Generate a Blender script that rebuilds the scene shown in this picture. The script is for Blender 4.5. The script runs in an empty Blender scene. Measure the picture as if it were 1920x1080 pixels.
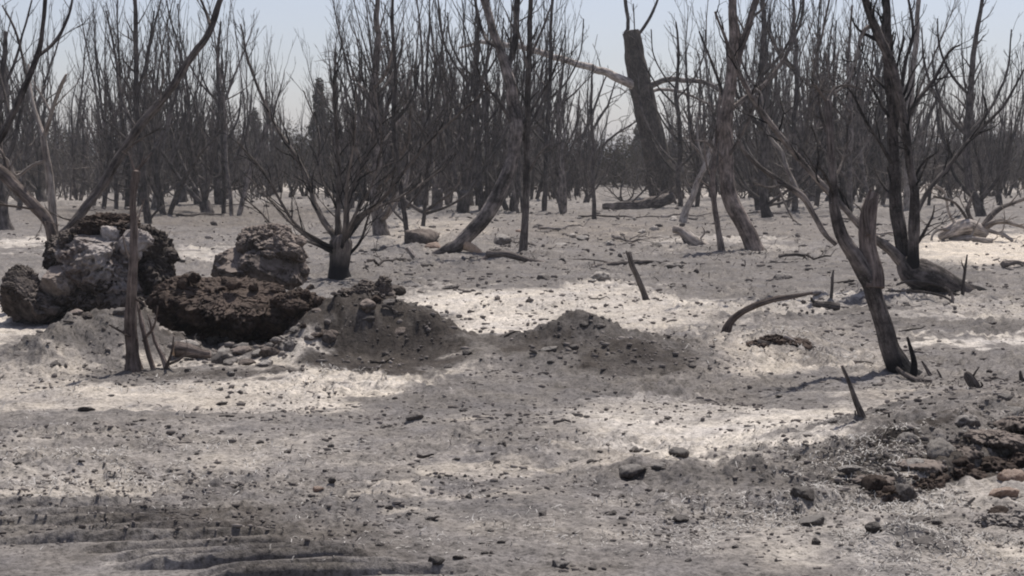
import bpy, bmesh, math, random
import numpy as np
from mathutils import Vector, Matrix

# ------------------------------------------------------------------ camera, sky, sun, exposure
SC = bpy.context.scene
COL = SC.collection
CAM_H = 1.6
F = 3000.0                       # focal length in pixels of a 1920 wide frame
HORIZON = 300.0
PITCH = math.atan((540 - HORIZON) / F)
cam_d = bpy.data.cameras.new('camera')
cam_d.sensor_width = 36
cam_d.lens = F / 1920 * 36
cam_d.clip_end = 6000
cam_d.clip_start = 0.1
cam = bpy.data.objects.new('camera', cam_d)
COL.objects.link(cam)
cam.location = (0, 0, CAM_H)
cam.rotation_euler = (math.radians(90) - PITCH, 0, 0)
SC.camera = cam

SUN_EL, SUN_AZ = math.radians(62), math.radians(24)      # behind the thicket, a little to the right
w = bpy.data.worlds.new('World')
SC.world = w
w.use_nodes = True
nt = w.node_tree
bg = nt.nodes['Background']
sky = nt.nodes.new('ShaderNodeTexSky')
sky.sky_type = 'NISHITA'
sky.sun_disc = False
sky.sun_elevation = SUN_EL
sky.sun_rotation = SUN_AZ
sky.dust_density = 0.6
sky.air_density = 1.0
sky.ozone_density = 3.0
hs = nt.nodes.new('ShaderNodeHueSaturation')
hs.inputs['Saturation'].default_value = 0.60
nt.links.new(sky.outputs[0], hs.inputs['Color'])
tint = nt.nodes.new('ShaderNodeMix'); tint.data_type = 'RGBA'; tint.blend_type = 'MULTIPLY'; tint.inputs[0].default_value = 1
nt.links.new(hs.outputs[0], tint.inputs[6]); tint.inputs[7].default_value = (1.0, .955, 1.02, 1)
nt.links.new(tint.outputs[2], bg.inputs['Color'])
bg.inputs['Strength'].default_value = 0.086
sun_d = bpy.data.lights.new('sun', 'SUN')
sun_d.energy = 3.9
sun_d.angle = math.radians(0.8)
sun_d.color = (1.0, 0.95, 0.88)
sun = bpy.data.objects.new('sun', sun_d)
COL.objects.link(sun)
sdir = Vector((math.sin(SUN_AZ) * math.cos(SUN_EL), math.cos(SUN_AZ) * math.cos(SUN_EL), math.sin(SUN_EL)))
sun.rotation_euler = sdir.to_track_quat('Z', 'Y').to_euler()
sun.location = (0, 20, 30)
SC.view_settings.view_transform = 'Standard'
SC.view_settings.look = 'None'
SC.view_settings.exposure = 0.30
SC.cycles.filter_width = 2.0
SC.cycles.max_bounces = 4
SC.cycles.transparent_max_bounces = 4

# ------------------------------------------------------------------ noise
def _h(ix, iy, iz):
    n = (ix * 73856093) ^ (iy * 19349663) ^ (iz * 83492791)
    n = (n ^ (n >> 13)) * 1274126177
    n = (n ^ (n >> 16)) & 0xffffff
    return n / float(0xffffff) * 2 - 1
def noise3(x, y, z):
    x = np.asarray(x, float); y = np.asarray(y, float); z = np.asarray(z, float) + 0 * x
    xi = np.floor(x).astype(np.int64); yi = np.floor(y).astype(np.int64); zi = np.floor(z).astype(np.int64)
    fx, fy, fz = x - xi, y - yi, z - zi
    u, v, t = fx*fx*fx*(fx*(fx*6-15)+10), fy*fy*fy*(fy*(fy*6-15)+10), fz*fz*fz*(fz*(fz*6-15)+10)
    def L(a, b, k): return a + (b - a) * k
    r = []
    for dz in (0, 1):
        a = L(_h(xi, yi, zi+dz), _h(xi+1, yi, zi+dz), u)
        b = L(_h(xi, yi+1, zi+dz), _h(xi+1, yi+1, zi+dz), u)
        r.append(L(a, b, v))
    return L(r[0], r[1], t)
def fbm(x, y, z, o=4, g=0.5, l=2.03):
    s, a, tot = 0, 1.0, 0
    for k in range(o):
        s = s + a * noise3(x + 17.3*k, y + 9.1*k, z + 4.7*k); tot += a
        a *= g; x = x * l; y = y * l; z = z * l
    return s / tot
def sstep(a, b, x):
    t = np.clip((x - a) / (b - a), 0, 1)
    return t * t * (3 - 2 * t)

# ------------------------------------------------------------------ projection between the photograph and the place
cp, sp = math.cos(PITCH), math.sin(PITCH)
def P(px, py, D):
    """world point at distance D (world y) seen at pixel px, py"""
    a, b = (px - 960) / F, (540 - py) / F
    d = Vector((a, cp + b * sp, -sp + b * cp))
    k = D / d.y
    return Vector((d.x * k, D, CAM_H + d.z * k))
def flat(px, py):
    a, b = (px - 960) / F, (540 - py) / F
    dz = -sp + b * cp; k = -CAM_H / dz
    return a * k, (cp + b * sp) * k
def to_px(x, y):                      # plane point to pixel
    zc = y * cp + CAM_H * sp
    yc = y * sp - CAM_H * cp
    return 960 + F * x / zc, 540 - F * yc / zc

# ------------------------------------------------------------------ ground relief
def mk(px, py, h, rx, ry, p=1.5):
    x, y = flat(px, py); return (x, y, h, rx, ry, p)
MOUNDS = [
    mk(700, 655, .50, 1.02, .80, 1.1), mk(600, 668, .22, .7, .7, 1.4), mk(790, 668, .17, .8, .5, 1.1),
    mk(200, 662, .36, .95, .8, 1.3), mk(90, 680, .20, .7, .7, 1.5),
    mk(340, 600, .26, 1.6, 1.6, 1.3), mk(560, 610, .2, 1.1, 1.3, 1.3),
    mk(1100, 672, .22, 1.85, 1.0, 1.3), mk(1060, 668, .07, .8, .5, 1.3), mk(1098, 668, .13, .45, .45, 1.05), mk(1190, 690, .10, .95, .6, 1.4),
    mk(960, 690, .07, .9, .5, 1.4),
    mk(1460, 650, .12, .65, .8, 1.5), mk(1760, 545, .12, 1.2, 1.2, 1.5),
    mk(1450, 640, .03, .5, .5, 1.5), mk(1490, 648, -.03, .2, .12, 1.2),
    mk(640, 510, .12, .8, .8, 1.5), mk(860, 465, .25, 2.2, 1.8, 1.5), mk(1320, 460, .2, 2.0, 2, 1.5),
    mk(1180, 895, .09, .45, .35, 1.4), mk(1700, 1020, .07, .40, .25, 1.3), mk(1525, 950, .07, .25, .2, 1.3),
    mk(150, 740, .05, .35, .3, 1.4), mk(780, 788, .05, .14, .2, 1.3), mk(1000, 860, .04, .5, .3, 1.5),
    mk(1650, 560, .1, 1, 1, 1.5), mk(60, 590, .12, 1.0, 1.0, 1.4),
]
BK0 = flat(1420, 935); BK1 = flat(2300, 745)          # the bank at the right
TRACKS = []
for _i in range(10):
    _y = 950 + _i * 14.5; _xr = np.interp(_y, [950, 1080], [250, 840]) + 30 * math.sin(_i * 2.3); _xl = max(-140, _xr - 430 + 50 * math.sin(_i * 4.1))
    TRACKS.append((*flat(_xl, _y + 9), *flat(_xr, _y - 6), .040 + .008 * math.sin(_i * 3.7)))
for _i in range(5):
    _y = 948 + _i * 17; TRACKS.append((*flat(-160, _y + 4), *flat(-10 + 40 * _i + 20 * math.sin(_i * 2.0), _y - 3), .03))
def H(x, y, fine=True):
    x = np.asarray(x, float); y = np.asarray(y, float)
    h = 0.05 * fbm(x * .35, y * .35, 3.3, 3) * np.clip(y / 12, .4, 3.0) + 0.02 * fbm(x * 1.3, y * 1.3, 7.7, 3)
    wx = x + .12 * fbm(x * 2.2, y * 2.2, 1.5, 3); wy = y + .12 * fbm(x * 2.2, y * 2.2, 5.5, 3)
    hm = 0 * x
    for (mx, my, mh, rx, ry, p) in MOUNDS:
        d = np.sqrt(((wx - mx) / rx) ** 2 + ((wy - my) / ry) ** 2)
        k = np.clip(1 - d, 0, 1)
        k = k * k * (3 - 2 * k) * .45 + k ** p * .55
        hm = hm + mh * k
    h = h + hm + np.clip(hm, 0, .25) * (.28 * fbm(x * 4.2, y * 4.2, 6.6, 4) + .25 * np.clip(fbm(x * 9, y * 9, 3.6, 3), 0, 1))
    # bank at the right: steep broken front, long back
    ax, ay = BK0; bx, by = BK1
    L = math.hypot(bx - ax, by - ay); ux, uy = (bx - ax) / L, (by - ay) / L
    t = ((wx - ax) * ux + (wy - ay) * uy) / L
    s = -(wx - ax) * uy + (wy - ay) * ux                # positive = behind
    s = s + .16 * fbm(x * 1.7, y * 1.7, 9.1, 3)
    hb = .24 * sstep(-.15, .55, t) 
    prof = (.60 * sstep(-.42, -.36, s) + .40 * sstep(-.36, .15, s)) * (1 - sstep(.25, 1.3, s))
    h = h + hb * prof + sstep(-.1, .4, t) * sstep(-1.0, -.6, s) * (1 - sstep(.1, .4, s)) * .075 * (fbm(x * 3.3, y * 3.3, 6.3, 4) + .7 * np.clip(fbm(x * 7, y * 7, 2.3, 3), 0, 1))
    h = h + .10 * sstep(.1, .5, t) * np.exp(-((s + .75) / .28) ** 2) * sstep(-.1, .3, fbm(x * 1.1, y * 1.1, 2.2, 2) + .25)
    # ripped ridges of a vehicle track, bottom left
    near = (y > 3.5) & (y < 10) & (np.abs(x) < 6)
    if near.any():
        xn, yn = x[near], y[near]; add = np.zeros(len(xn))
        wob = .022 * fbm(xn * 1.0, yn * 1.0, 8.8, 2) + .005 * fbm(xn * 7, yn * 7, 3.8, 2)
        for (ax, ay, bx, by, hh) in TRACKS:
            L = math.hypot(bx - ax, by - ay); ux, uy = (bx - ax) / L, (by - ay) / L
            t = ((xn - ax) * ux + (yn - ay) * uy) / L; d = -(xn - ax) * uy + (yn - ay) * ux + wob
            e = sstep(-.12, .1, t) * (1 - sstep(.85, 1.08, t))
            add += .95 * hh * e * (.85 + .3 * noise3(xn * 2.1, yn * 2.1, 9.9)) * (np.exp(-(np.maximum(d, 0) / .035) ** 2) * np.exp(-(np.minimum(d, 0) / .012) ** 2) - .9 * np.exp(-((d + .032) / .018) ** 2))
        h = np.array(h, float); h[near] += add
    if fine:
        att = np.clip(y / 9, .8, 1.5)
        roughz = .55 + .9 * sstep(-.2, .4, fbm(x * .8, y * .8, 12.2, 3))
        qx, qy = to_px(x, np.maximum(y, 2.0))
        roughz = roughz * (1 - .7 * sstep(935, 960, qy) * (1 - sstep(0, 60, qx - np.interp(qy, [950, 1080], [280, 850]))) * (y > 3.5))
        c1 = fbm(x * 5.5, y * 5.5, 2.1, 4)
        h = h + att * roughz * .026 * c1
        c2 = fbm(x * 13, y * 13, 6.1, 3)
        h = h + att * roughz * (.034 * np.clip(c2 - .05, 0, 1) + .006 * c2)
        c3 = 1 - np.abs(fbm(x * 21, y * 21, 4.4, 2))
        h = h + roughz * .010 * c3 + .006 * roughz * fbm(x * 42, y * 42, 1.4, 2)
    return h
def G(px, py):
    """point of the relief seen at pixel"""
    a, b = (px - 960) / F, (540 - py) / F
    d = np.array([a, cp + b * sp, -sp + b * cp])
    ks = np.geomspace(3.5, 400, 1600)
    X, Y, Z = d[0] * ks, d[1] * ks, CAM_H + d[2] * ks
    below = Z < H(X, Y, False)
    i = int(np.argmax(below)) if below.any() else len(ks) - 1
    if i == 0: return Vector((X[0], Y[0], Z[0]))
    k0, k1 = ks[i-1], ks[i]
    kk = np.linspace(k0, k1, 40)
    X, Y, Z = d[0] * kk, d[1] * kk, CAM_H + d[2] * kk
    j = int(np.argmax(Z < H(X, Y, False)))
    return Vector((X[j], Y[j], Z[j]))

# ------------------------------------------------------------------ materials
def mat(name):
    m = bpy.data.materials.new(name); m.use_nodes = True
    n = m.node_tree.nodes; b = n['Principled BSDF']
    b.inputs['Roughness'].default_value = .95
    b.inputs['Specular IOR Level'].default_value = .12
    return m, m.node_tree, b
def N(nt, t, **k):
    n = nt.nodes.new(t)
    for a, v in k.items():
        if a in n.inputs: n.inputs[a].default_value = v
        else: setattr(n, a, v)
    return n
def ramp(nt, fac, stops):
    r = nt.nodes.new('ShaderNodeValToRGB')
    e = r.color_ramp.elements
    while len(e) < len(stops): e.new(.5)
    for el, (p, c) in zip(e, stops):
        el.position = p; el.color = (*c, 1) if len(c) == 3 else c
    nt.links.new(fac, r.inputs[0]); return r.outputs[0]
def mix(nt, f, a, b, mode='MIX'):
    m = nt.nodes.new('ShaderNodeMix'); m.data_type = 'RGBA'; m.blend_type = mode
    if isinstance(f, (int, float)): m.inputs[0].default_value = f
    else: nt.links.new(f, m.inputs[0])
    for s, v in ((6, a), (7, b)):
        if isinstance(v, tuple): m.inputs[s].default_value = (*v, 1)
        else: nt.links.new(v, m.inputs[s])
    return m.outputs[2]
def bump(nt, h, strength, dist, b, prev=None):
    n = nt.nodes.new('ShaderNodeBump'); n.inputs['Strength'].default_value = strength; n.inputs['Distance'].default_value = dist
    nt.links.new(h, n.inputs['Height'])
    if prev: nt.links.new(prev, n.inputs['Normal'])
    nt.links.new(n.outputs[0], b.inputs['Normal']); return n.outputs[0]
g3 = lambda v, r=1.0, b=1.0: (v * r, v, v * b)

def ground_material():
    m, nt, b = mat('ash_ground')
    at = N(nt, 'ShaderNodeAttribute', attribute_name='col')
    tc = N(nt, 'ShaderNodeTexCoord')
    def ns(scale, det, rough=.6, mp=None):
        n = N(nt, 'ShaderNodeTexNoise', Scale=scale, Detail=det, Roughness=rough)
        nt.links.new(tc.outputs['Object'], n.inputs['Vector']); return n.outputs[0]
    n1 = ns(9, 6, .7); n2 = ns(38, 5, .7); n3 = ns(120, 3, .6); n4 = ns(2.3, 5)
    f1 = ramp(nt, n1, [(.3, g3(.68)), (.5, g3(1.0)), (.72, g3(1.25))])
    f2 = ramp(nt, n2, [(.34, g3(.40)), (.47, g3(.92)), (.66, g3(1.30))])
    f3 = ramp(nt, n3, [(.3, g3(.72)), (.55, g3(1.06))])
    f4 = ramp(nt, n4, [(.3, g3(.85, 1.0, 1.05)), (.7, (1.13, 1.1, 1.06))])
    c = mix(nt, 1.0, at.outputs['Color'], f1, 'MULTIPLY')
    c = mix(nt, 1.0, c, f2, 'MULTIPLY'); c = mix(nt, 1.0, c, f3, 'MULTIPLY'); c = mix(nt, 1.0, c, f4, 'MULTIPLY')
    nt.links.new(c, b.inputs['Base Color'])
    p = bump(nt, n1, .5, .03, b); p = bump(nt, n2, .7, .012, b, p); bump(nt, n3, .5, .004, b, p)
    return m
def bark_material(name, dark, light, bias=.5, ashc=(.42, .40, .38), asha=.12, char_base=0.0):
    """charred bark: streaks run along the limb (UV v = metres along, u = round it)"""
    m, nt, b = mat(name)
    uv = N(nt, 'ShaderNodeUVMap'); uv.uv_map = 'uv'
    mp = N(nt, 'ShaderNodeMapping'); mp.inputs['Scale'].default_value = (9, 3.2, 1)
    nt.links.new(uv.outputs[0], mp.inputs[0])
    n1 = N(nt, 'ShaderNodeTexNoise', Scale=1.6, Detail=6, Roughness=.65); nt.links.new(mp.outputs[0], n1.inputs['Vector'])
    tc = N(nt, 'ShaderNodeTexCoord')
    n2 = N(nt, 'ShaderNodeTexNoise', Scale=3.1, Detail=5, Roughness=.7); nt.links.new(tc.outputs['Object'], n2.inputs['Vector'])
    n3 = N(nt, 'ShaderNodeTexNoise', Scale=55, Detail=4, Roughness=.7); nt.links.new(tc.outputs['Object'], n3.inputs['Vector'])
    oi = N(nt, 'ShaderNodeObjectInfo')
    patch = ramp(nt, n2.outputs[0], [(max(.02, bias - .1), (0, 0, 0)), (bias + .12, (1, 1, 1))])
    c = mix(nt, patch, dark, light)
    st = ramp(nt, n1.outputs[0], [(.34, g3(.30)), (.46, g3(.85)), (.66, g3(1.6))])
    c = mix(nt, 1.0, c, st, 'MULTIPLY')
    fl = ramp(nt, n3.outputs[0], [(.60, (0, 0, 0)), (.74, (1, 1, 1))])
    mul = N(nt, 'ShaderNodeMath', operation='MULTIPLY'); mul.inputs[1].default_value = asha * 3
    nt.links.new(fl, mul.inputs[0])
    c = mix(nt, mul.outputs[0], c, ashc)
    rv = N(nt, 'ShaderNodeMapRange'); rv.inputs[3].default_value = .72; rv.inputs[4].default_value = 1.35
    nt.links.new(oi.outputs['Random'], rv.inputs[0])
    cc = N(nt, 'ShaderNodeCombineXYZ')
    for k in range(3): nt.links.new(rv.outputs[0], cc.inputs[k])
    c = mix(nt, 1.0, c, cc.outputs[0], 'MULTIPLY')
    if char_base > 0:           # burnt blacker low on the trunk (a real scorch mark, in metres above the root)
        sx = N(nt, 'ShaderNodeSeparateXYZ'); nt.links.new(uv.outputs[0], sx.inputs[0])
        mr = N(nt, 'ShaderNodeMapRange'); mr.inputs[1].default_value = char_base * .6; mr.inputs[2].default_value = char_base * 1.3
        mr.inputs[3].default_value = 1; mr.inputs[4].default_value = 0
        nt.links.new(sx.outputs[1], mr.inputs[0])
        c = mix(nt, mr.outputs[0], c, (.022, .021, .022))
    nt.links.new(c, b.inputs['Base Color'])
    p = bump(nt, n1.outputs[0], 1.0, .035, b); bump(nt, n3.outputs[0], .8, .01, b, p)
    return m
def earth_material(name, low, high, ash, ashamt=.5, scale=14):
    """clod or stone: mottled body, pale ash lying where the surface faces up"""
    m, nt, b = mat(name)
    tc = N(nt, 'ShaderNodeTexCoord'); ge = N(nt, 'ShaderNodeNewGeometry')
    n1 = N(nt, 'ShaderNodeTexNoise', Scale=scale * .45, Detail=6, Roughness=.7); nt.links.new(tc.outputs['Object'], n1.inputs['Vector'])
    n2 = N(nt, 'ShaderNodeTexNoise', Scale=scale * 3, Detail=5, Roughness=.7); nt.links.new(tc.outputs['Object'], n2.inputs['Vector'])
    c = mix(nt, ramp(nt, n1.outputs[0], [(.38, (0, 0, 0)), (.62, (1, 1, 1))]), low, high)
    c = mix(nt, 1.0, c, ramp(nt, n2.outputs[0], [(.3, g3(.5)), (.5, g3(1)), (.7, g3(1.35))]), 'MULTIPLY')
    sx = N(nt, 'ShaderNodeSeparateXYZ'); nt.links.new(ge.outputs['Normal'], sx.inputs[0])
    ad = N(nt, 'ShaderNodeMath', operation='MULTIPLY_ADD'); ad.inputs[1].default_value = .9
    nt.links.new(n1.outputs[0], ad.inputs[0]); nt.links.new(sx.outputs[2], ad.inputs[2])
    f = ramp(nt, ad.outputs[0], [(.85, (0, 0, 0)), (1.0, g3(ashamt))])
    mr = N(nt, 'ShaderNodeMapRange'); mr.inputs[1].default_value = .75; mr.inputs[2].default_value = 1.35; mr.inputs[4].default_value = ashamt
    nt.links.new(ad.outputs[0], mr.inputs[0])
    c = mix(nt, mr.outputs[0], c, ash)
    oi = N(nt, 'ShaderNodeObjectInfo')
    rv = N(nt, 'ShaderNodeMapRange'); rv.inputs[3].default_value = .75; rv.inputs[4].default_value = 1.3
    nt.links.new(oi.outputs['Random'], rv.inputs[0])
    cc = N(nt, 'ShaderNodeCombineXYZ')
    for k in range(3): nt.links.new(rv.outputs[0], cc.inputs[k])
    c = mix(nt, 1.0, c, cc.outputs[0], 'MULTIPLY')
    nt.links.new(c, b.inputs['Base Color'])
    p = bump(nt, n1.outputs[0], .5, .03, b); bump(nt, n2.outputs[0], .8, .012, b, p)
    return m
def plain_material(name, c1, c2, scale=20):
    m, nt, b = mat(name)
    tc = N(nt, 'ShaderNodeTexCoord')
    n1 = N(nt, 'ShaderNodeTexNoise', Scale=scale, Detail=5, Roughness=.7); nt.links.new(tc.outputs['Object'], n1.inputs['Vector'])
    nt.links.new(mix(nt, ramp(nt, n1.outputs[0], [(.35, (0, 0, 0)), (.65, (1, 1, 1))]), c1, c2), b.inputs['Base Color'])
    return m

M_GROUND = ground_material()
B_DARK = bark_material('charred_bark', (.045, .039, .037), (.14, .122, .112), .5, asha=.10)
B_THICK = bark_material('thicket_bark', (.048, .042, .040), (.155, .135, .124), .5, asha=.05)
B_THICK2 = bark_material('scorched_bark', (.078, .068, .062), (.245, .212, .192), .5, asha=.05)
B_SNAG = bark_material('weathered_trunk', (.065, .055, .048), (.15, .125, .107), .5, asha=.0)
B_ASHY = bark_material('ash_dusted_bark', (.06, .052, .048), (.26, .225, .205), .50, asha=.14)
B_MID = bark_material('burnt_bark', (.075, .065, .060), (.25, .215, .194), .50, asha=.16)
B_RED = bark_material('brown_burnt_bark', (.085, .068, .060), (.28, .232, .205), .48, asha=.14)
B_REDPALE = bark_material('peeled_wood', (.11, .085, .075), (.27, .22, .195), .48, asha=.05)
B_PALE = bark_material('bleached_wood', (.20, .168, .148), (.40, .355, .32), .42, asha=.05)
B_SHRUB = bark_material('shrub_bark', (.085, .072, .064), (.24, .205, .18), .46, asha=.06, char_base=.34)
B_CHARB = bark_material('charred_foot_bark', (.052, .045, .042), (.22, .188, .172), .52, asha=.22, char_base=.25)
E_GREY = earth_material('grey_clod', (.09, .078, .072), (.22, .195, .18), (.38, .35, .32), .85)
E_DARK = earth_material('dark_clod', (.07, .06, .054), (.17, .148, .134), (.24, .218, .20), .9)
E_SOIL = earth_material('charred_soil', (.022, .018, .016), (.11, .09, .08), (.20, .172, .152), .6)
E_PALE = earth_material('pale_stone', (.24, .21, .185), (.42, .38, .34), (.52, .48, .44), .5)
E_PEAT = earth_material('scorched_peat', (.018, .013, .011), (.085, .060, .047), (.15, .118, .10), .5, 10)
E_BOULD = earth_material('earth_boulder', (.065, .053, .046), (.21, .175, .152), (.30, .25, .22), .6, 6)
E_ROOT = earth_material('root_ball', (.13, .10, .09), (.52, .47, .44), (.40, .36, .33), .3, 6)
E_RED = earth_material('reddish_stone', (.28, .18, .13), (.46, .33, .26), (.5, .42, .36), .5)
W_CUT = plain_material('cut_wood', (.36, .24, .16), (.55, .42, .31), 25)
M_NEEDLE = plain_material('scorched_needles', (.045, .042, .028), (.13, .105, .075), 2.5)
M_STRAW = plain_material('ash_straw', (.30, .275, .25), (.62, .59, .55), 9)
M_CHIP = plain_material('char_chip', (.05, .043, .04), (.30, .265, .24), 3)

# ------------------------------------------------------------------ mesh building
class MB:
    def __init__(s): s.v = []; s.f = []; s.uv = []; s.n = 0
    def add(s, verts, faces, uvs=None):
        """verts Nx3 array, faces Mx4 int array, uvs Mx4x2"""
        verts = np.asarray(verts, float); faces = np.asarray(faces, int)
        s.v.append(verts); s.f.append(faces + s.n); s.n += len(verts)
        s.uv.append(np.zeros((len(faces), faces.shape[1], 2)) if uvs is None else uvs)
    def build(s, name, material, parent=None, origin=None, smooth=True):
        me = bpy.data.meshes.new(name)
        V = np.concatenate(s.v)
        if origin is not None: V = V - np.array(origin)
        loops = np.concatenate([f.reshape(-1) for f in s.f])
        sizes = np.concatenate([np.full(len(f), f.shape[1]) for f in s.f])
        me.vertices.add(len(V)); me.vertices.foreach_set('co', V.astype(np.float32).reshape(-1))
        me.loops.add(len(loops)); me.loops.foreach_set('vertex_index', loops.astype(np.int32))
        st = np.concatenate([[0], np.cumsum(sizes)[:-1]])
        me.polygons.add(len(sizes)); me.polygons.foreach_set('loop_start', st.astype(np.int32))
        me.polygons.foreach_set('loop_total', sizes.astype(np.int32))
        ul = me.uv_layers.new(name='uv')
        ul.data.foreach_set('uv', np.concatenate([u.reshape(-1) for u in s.uv]).astype(np.float32))
        me.update(calc_edges=True); me.validate()
        if smooth: me.polygons.foreach_set('use_smooth', np.ones(len(me.polygons), bool))
        me.materials.append(material)
        o = bpy.data.objects.new(name, me); COL.objects.link(o)
        if parent is not None: o.parent = parent
        elif origin is not None: o.location = origin
        return o
def tag(o, label=None, cat=None, group=None, kind=None):
    if label: o['label'] = label
    if cat: o['category'] = cat
    if group: o['group'] = group
    if kind: o['kind'] = kind
    return o
def empty(name, loc, label, cat, group=None):
    o = bpy.data.objects.new(name, None); COL.objects.link(o); o.location = loc
    o.empty_display_size = .1
    return tag(o, label, cat, group)

def catmull(pts, rad, step):
    pts = [np.array(p, float) for p in pts]
    if len(pts) == 2: 
        n = max(2, int(np.linalg.norm(pts[1] - pts[0]) / step) + 1)
        t = np.linspace(0, 1, n)[:, None]
        return pts[0] + (pts[1] - pts[0]) * t, np.interp(t[:, 0], [0, 1], rad)
    e = [2 * pts[0] - pts[1]] + pts + [2 * pts[-1] - pts[-2]]
    out, rr = [], []
    for i in range(len(pts) - 1):
        p0, p1, p2, p3 = e[i:i+4]
        n = max(2, int(np.linalg.norm(p2 - p1) / step))
        for k in range(n):
            t = k / n
            out.append(.5 * ((2*p1) + (-p0+p2)*t + (2*p0-5*p1+4*p2-p3)*t*t + (-p0+3*p1-3*p2+p3)*t**3))
            rr.append(rad[i] + (rad[i+1] - rad[i]) * t)
    out.append(pts[-1]); rr.append(rad[-1])
    return np.array(out), np.array(rr)
def tube(mb, pts, rad, sides=8, rough=0.0, seed=0, v0=0.0, cap=True):
    pts = np.asarray(pts, float); rad = np.asarray(rad, float); n = len(pts)
    tan = np.gradient(pts, axis=0); tan /= np.linalg.norm(tan, axis=1)[:, None] + 1e-9
    up = np.array([0, 1, 0.]) if abs(tan[0][1]) < .8 else np.array([1, 0, 0.])
    nrm = np.zeros_like(pts); a = np.cross(tan[0], up); a /= np.linalg.norm(a)
    nrm[0] = a
    for i in range(1, n):
        a = a - tan[i] * np.dot(a, tan[i]); a /= np.linalg.norm(a) + 1e-9; nrm[i] = a
    bi = np.cross(tan, nrm)
    th = np.linspace(0, 2*math.pi, sides, endpoint=False)
    L = np.concatenate([[0], np.cumsum(np.linalg.norm(np.diff(pts, axis=0), axis=1))]) + v0
    R = np.repeat(rad[:, None], sides, 1)
    if rough > 0:
        cx = np.cos(th)[None, :] + 0 * R; sx = np.sin(th)[None, :] + 0 * R
        rm = max(rad.mean(), .004)
        R = R * (1 + rough * (1.1 * fbm(cx * 1.3 + seed, sx * 1.3, (L / (rm * 5))[:, None] + 0*R, 2)
                            + .9 * fbm(cx * 3.1 + seed, sx * 3.1, (L / (rm * 9))[:, None] + 0*R + 7, 2)))
    V = pts[:, None, :] + R[:, :, None] * (np.cos(th)[None, :, None] * nrm[:, None, :] + np.sin(th)[None, :, None] * bi[:, None, :])
    V = V.reshape(-1, 3)
    i = np.arange(n - 1)[:, None] * sides; j = np.arange(sides)[None, :]; j2 = (j + 1) % sides
    Fq = np.stack([i + j, i + j2, i + sides + j2, i + sides + j], -1).reshape(-1, 4)
    u = np.linspace(0, 1, sides + 1)
    U = np.zeros((n - 1, sides, 4, 2))
    sc = max(1.0, rad.mean() * 2 * math.pi / .5) + seed * 0
    U[:, :, 0, 0] = u[:-1] * sc; U[:, :, 1, 0] = u[1:] * sc; U[:, :, 2, 0] = u[1:] * sc; U[:, :, 3, 0] = u[:-1] * sc
    U[:, :, 0, 1] = L[:-1, None]; U[:, :, 1, 1] = L[:-1, None]; U[:, :, 2, 1] = L[1:, None]; U[:, :, 3, 1] = L[1:, None]
    U[..., 0] += (seed * .37) % 5
    mb.add(V, Fq, U.reshape(-1, 4, 2))
    if cap and sides >= 5:
        for end, flip in ((0, False), (n - 1, True)):
            base = end * sides
            c = pts[end] + (-tan[end] if end == 0 else tan[end]) * rad[end] * .25
            Vc = np.concatenate([V[base:base+sides], [c]])
            fs = [((k, (k+1) % sides, sides) if flip else ((k+1) % sides, k, sides)) for k in range(sides)]
            uvc = np.zeros((sides, 3, 2)); uvc[..., 1] = L[end]; uvc[..., 0] = seed * .1
            mb.add(Vc, np.array(fs), uvc)

def wander(p, d, length, r0, r1, rng, n=6, up=.0, jit=.15):
    pts = [np.array(p, float)]; d = np.array(d, float); d /= np.linalg.norm(d)
    s = length / n
    for k in range(n):
        d = d + np.array([0, 0, up]) + np.array([rng.gauss(0, jit), rng.gauss(0, jit), rng.gauss(0, jit)])
        d /= np.linalg.norm(d)
        pts.append(pts[-1] + d * s)
    return np.array(pts), np.linspace(r0, r1, n + 1)
def sprout(mb, pts, rad, n, ln, rng, t0=.2, ang=.8, up=.12, level=1, rmax=.5, rmin=.003, sides=4, jit=.16, az=None):
    """side branches growing off a limb, with their own twigs"""
    pts = np.asarray(pts); m = len(pts)
    for k in range(n):
        t = t0 + (1 - t0) * (k + rng.random()) / n
        i = min(int(t * (m - 1)), m - 2); f = t * (m - 1) - i
        p = pts[i] * (1 - f) + pts[i+1] * f
        tg = pts[i+1] - pts[i]; tg /= np.linalg.norm(tg) + 1e-9
        a = rng.random() * 2 * math.pi
        o = np.array([math.cos(a), math.sin(a), rng.uniform(-.3, .5)])
        o -= tg * np.dot(o, tg); o /= np.linalg.norm(o) + 1e-9
        an = ang * rng.uniform(.6, 1.3)
        d = tg * math.cos(an) + o * math.sin(an)
        L = ln * rng.uniform(.4, 1.15) * (1.1 - .55 * t)
        r = max(rmin, rad[i] * rmax * rng.uniform(.6, 1))
        q, qr = wander(p, d, L, r, max(rmin * .7, r * .3), rng, 5 if level > 0 else 3, up, jit)
        tube(mb, q, qr, sides, cap=False)
        if level > 0:
            sprout(mb, q, qr, rng.randint(1, 4), L * .5, rng, .25, ang * .9, up, level - 1, .6, rmin, 3, jit)

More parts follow.
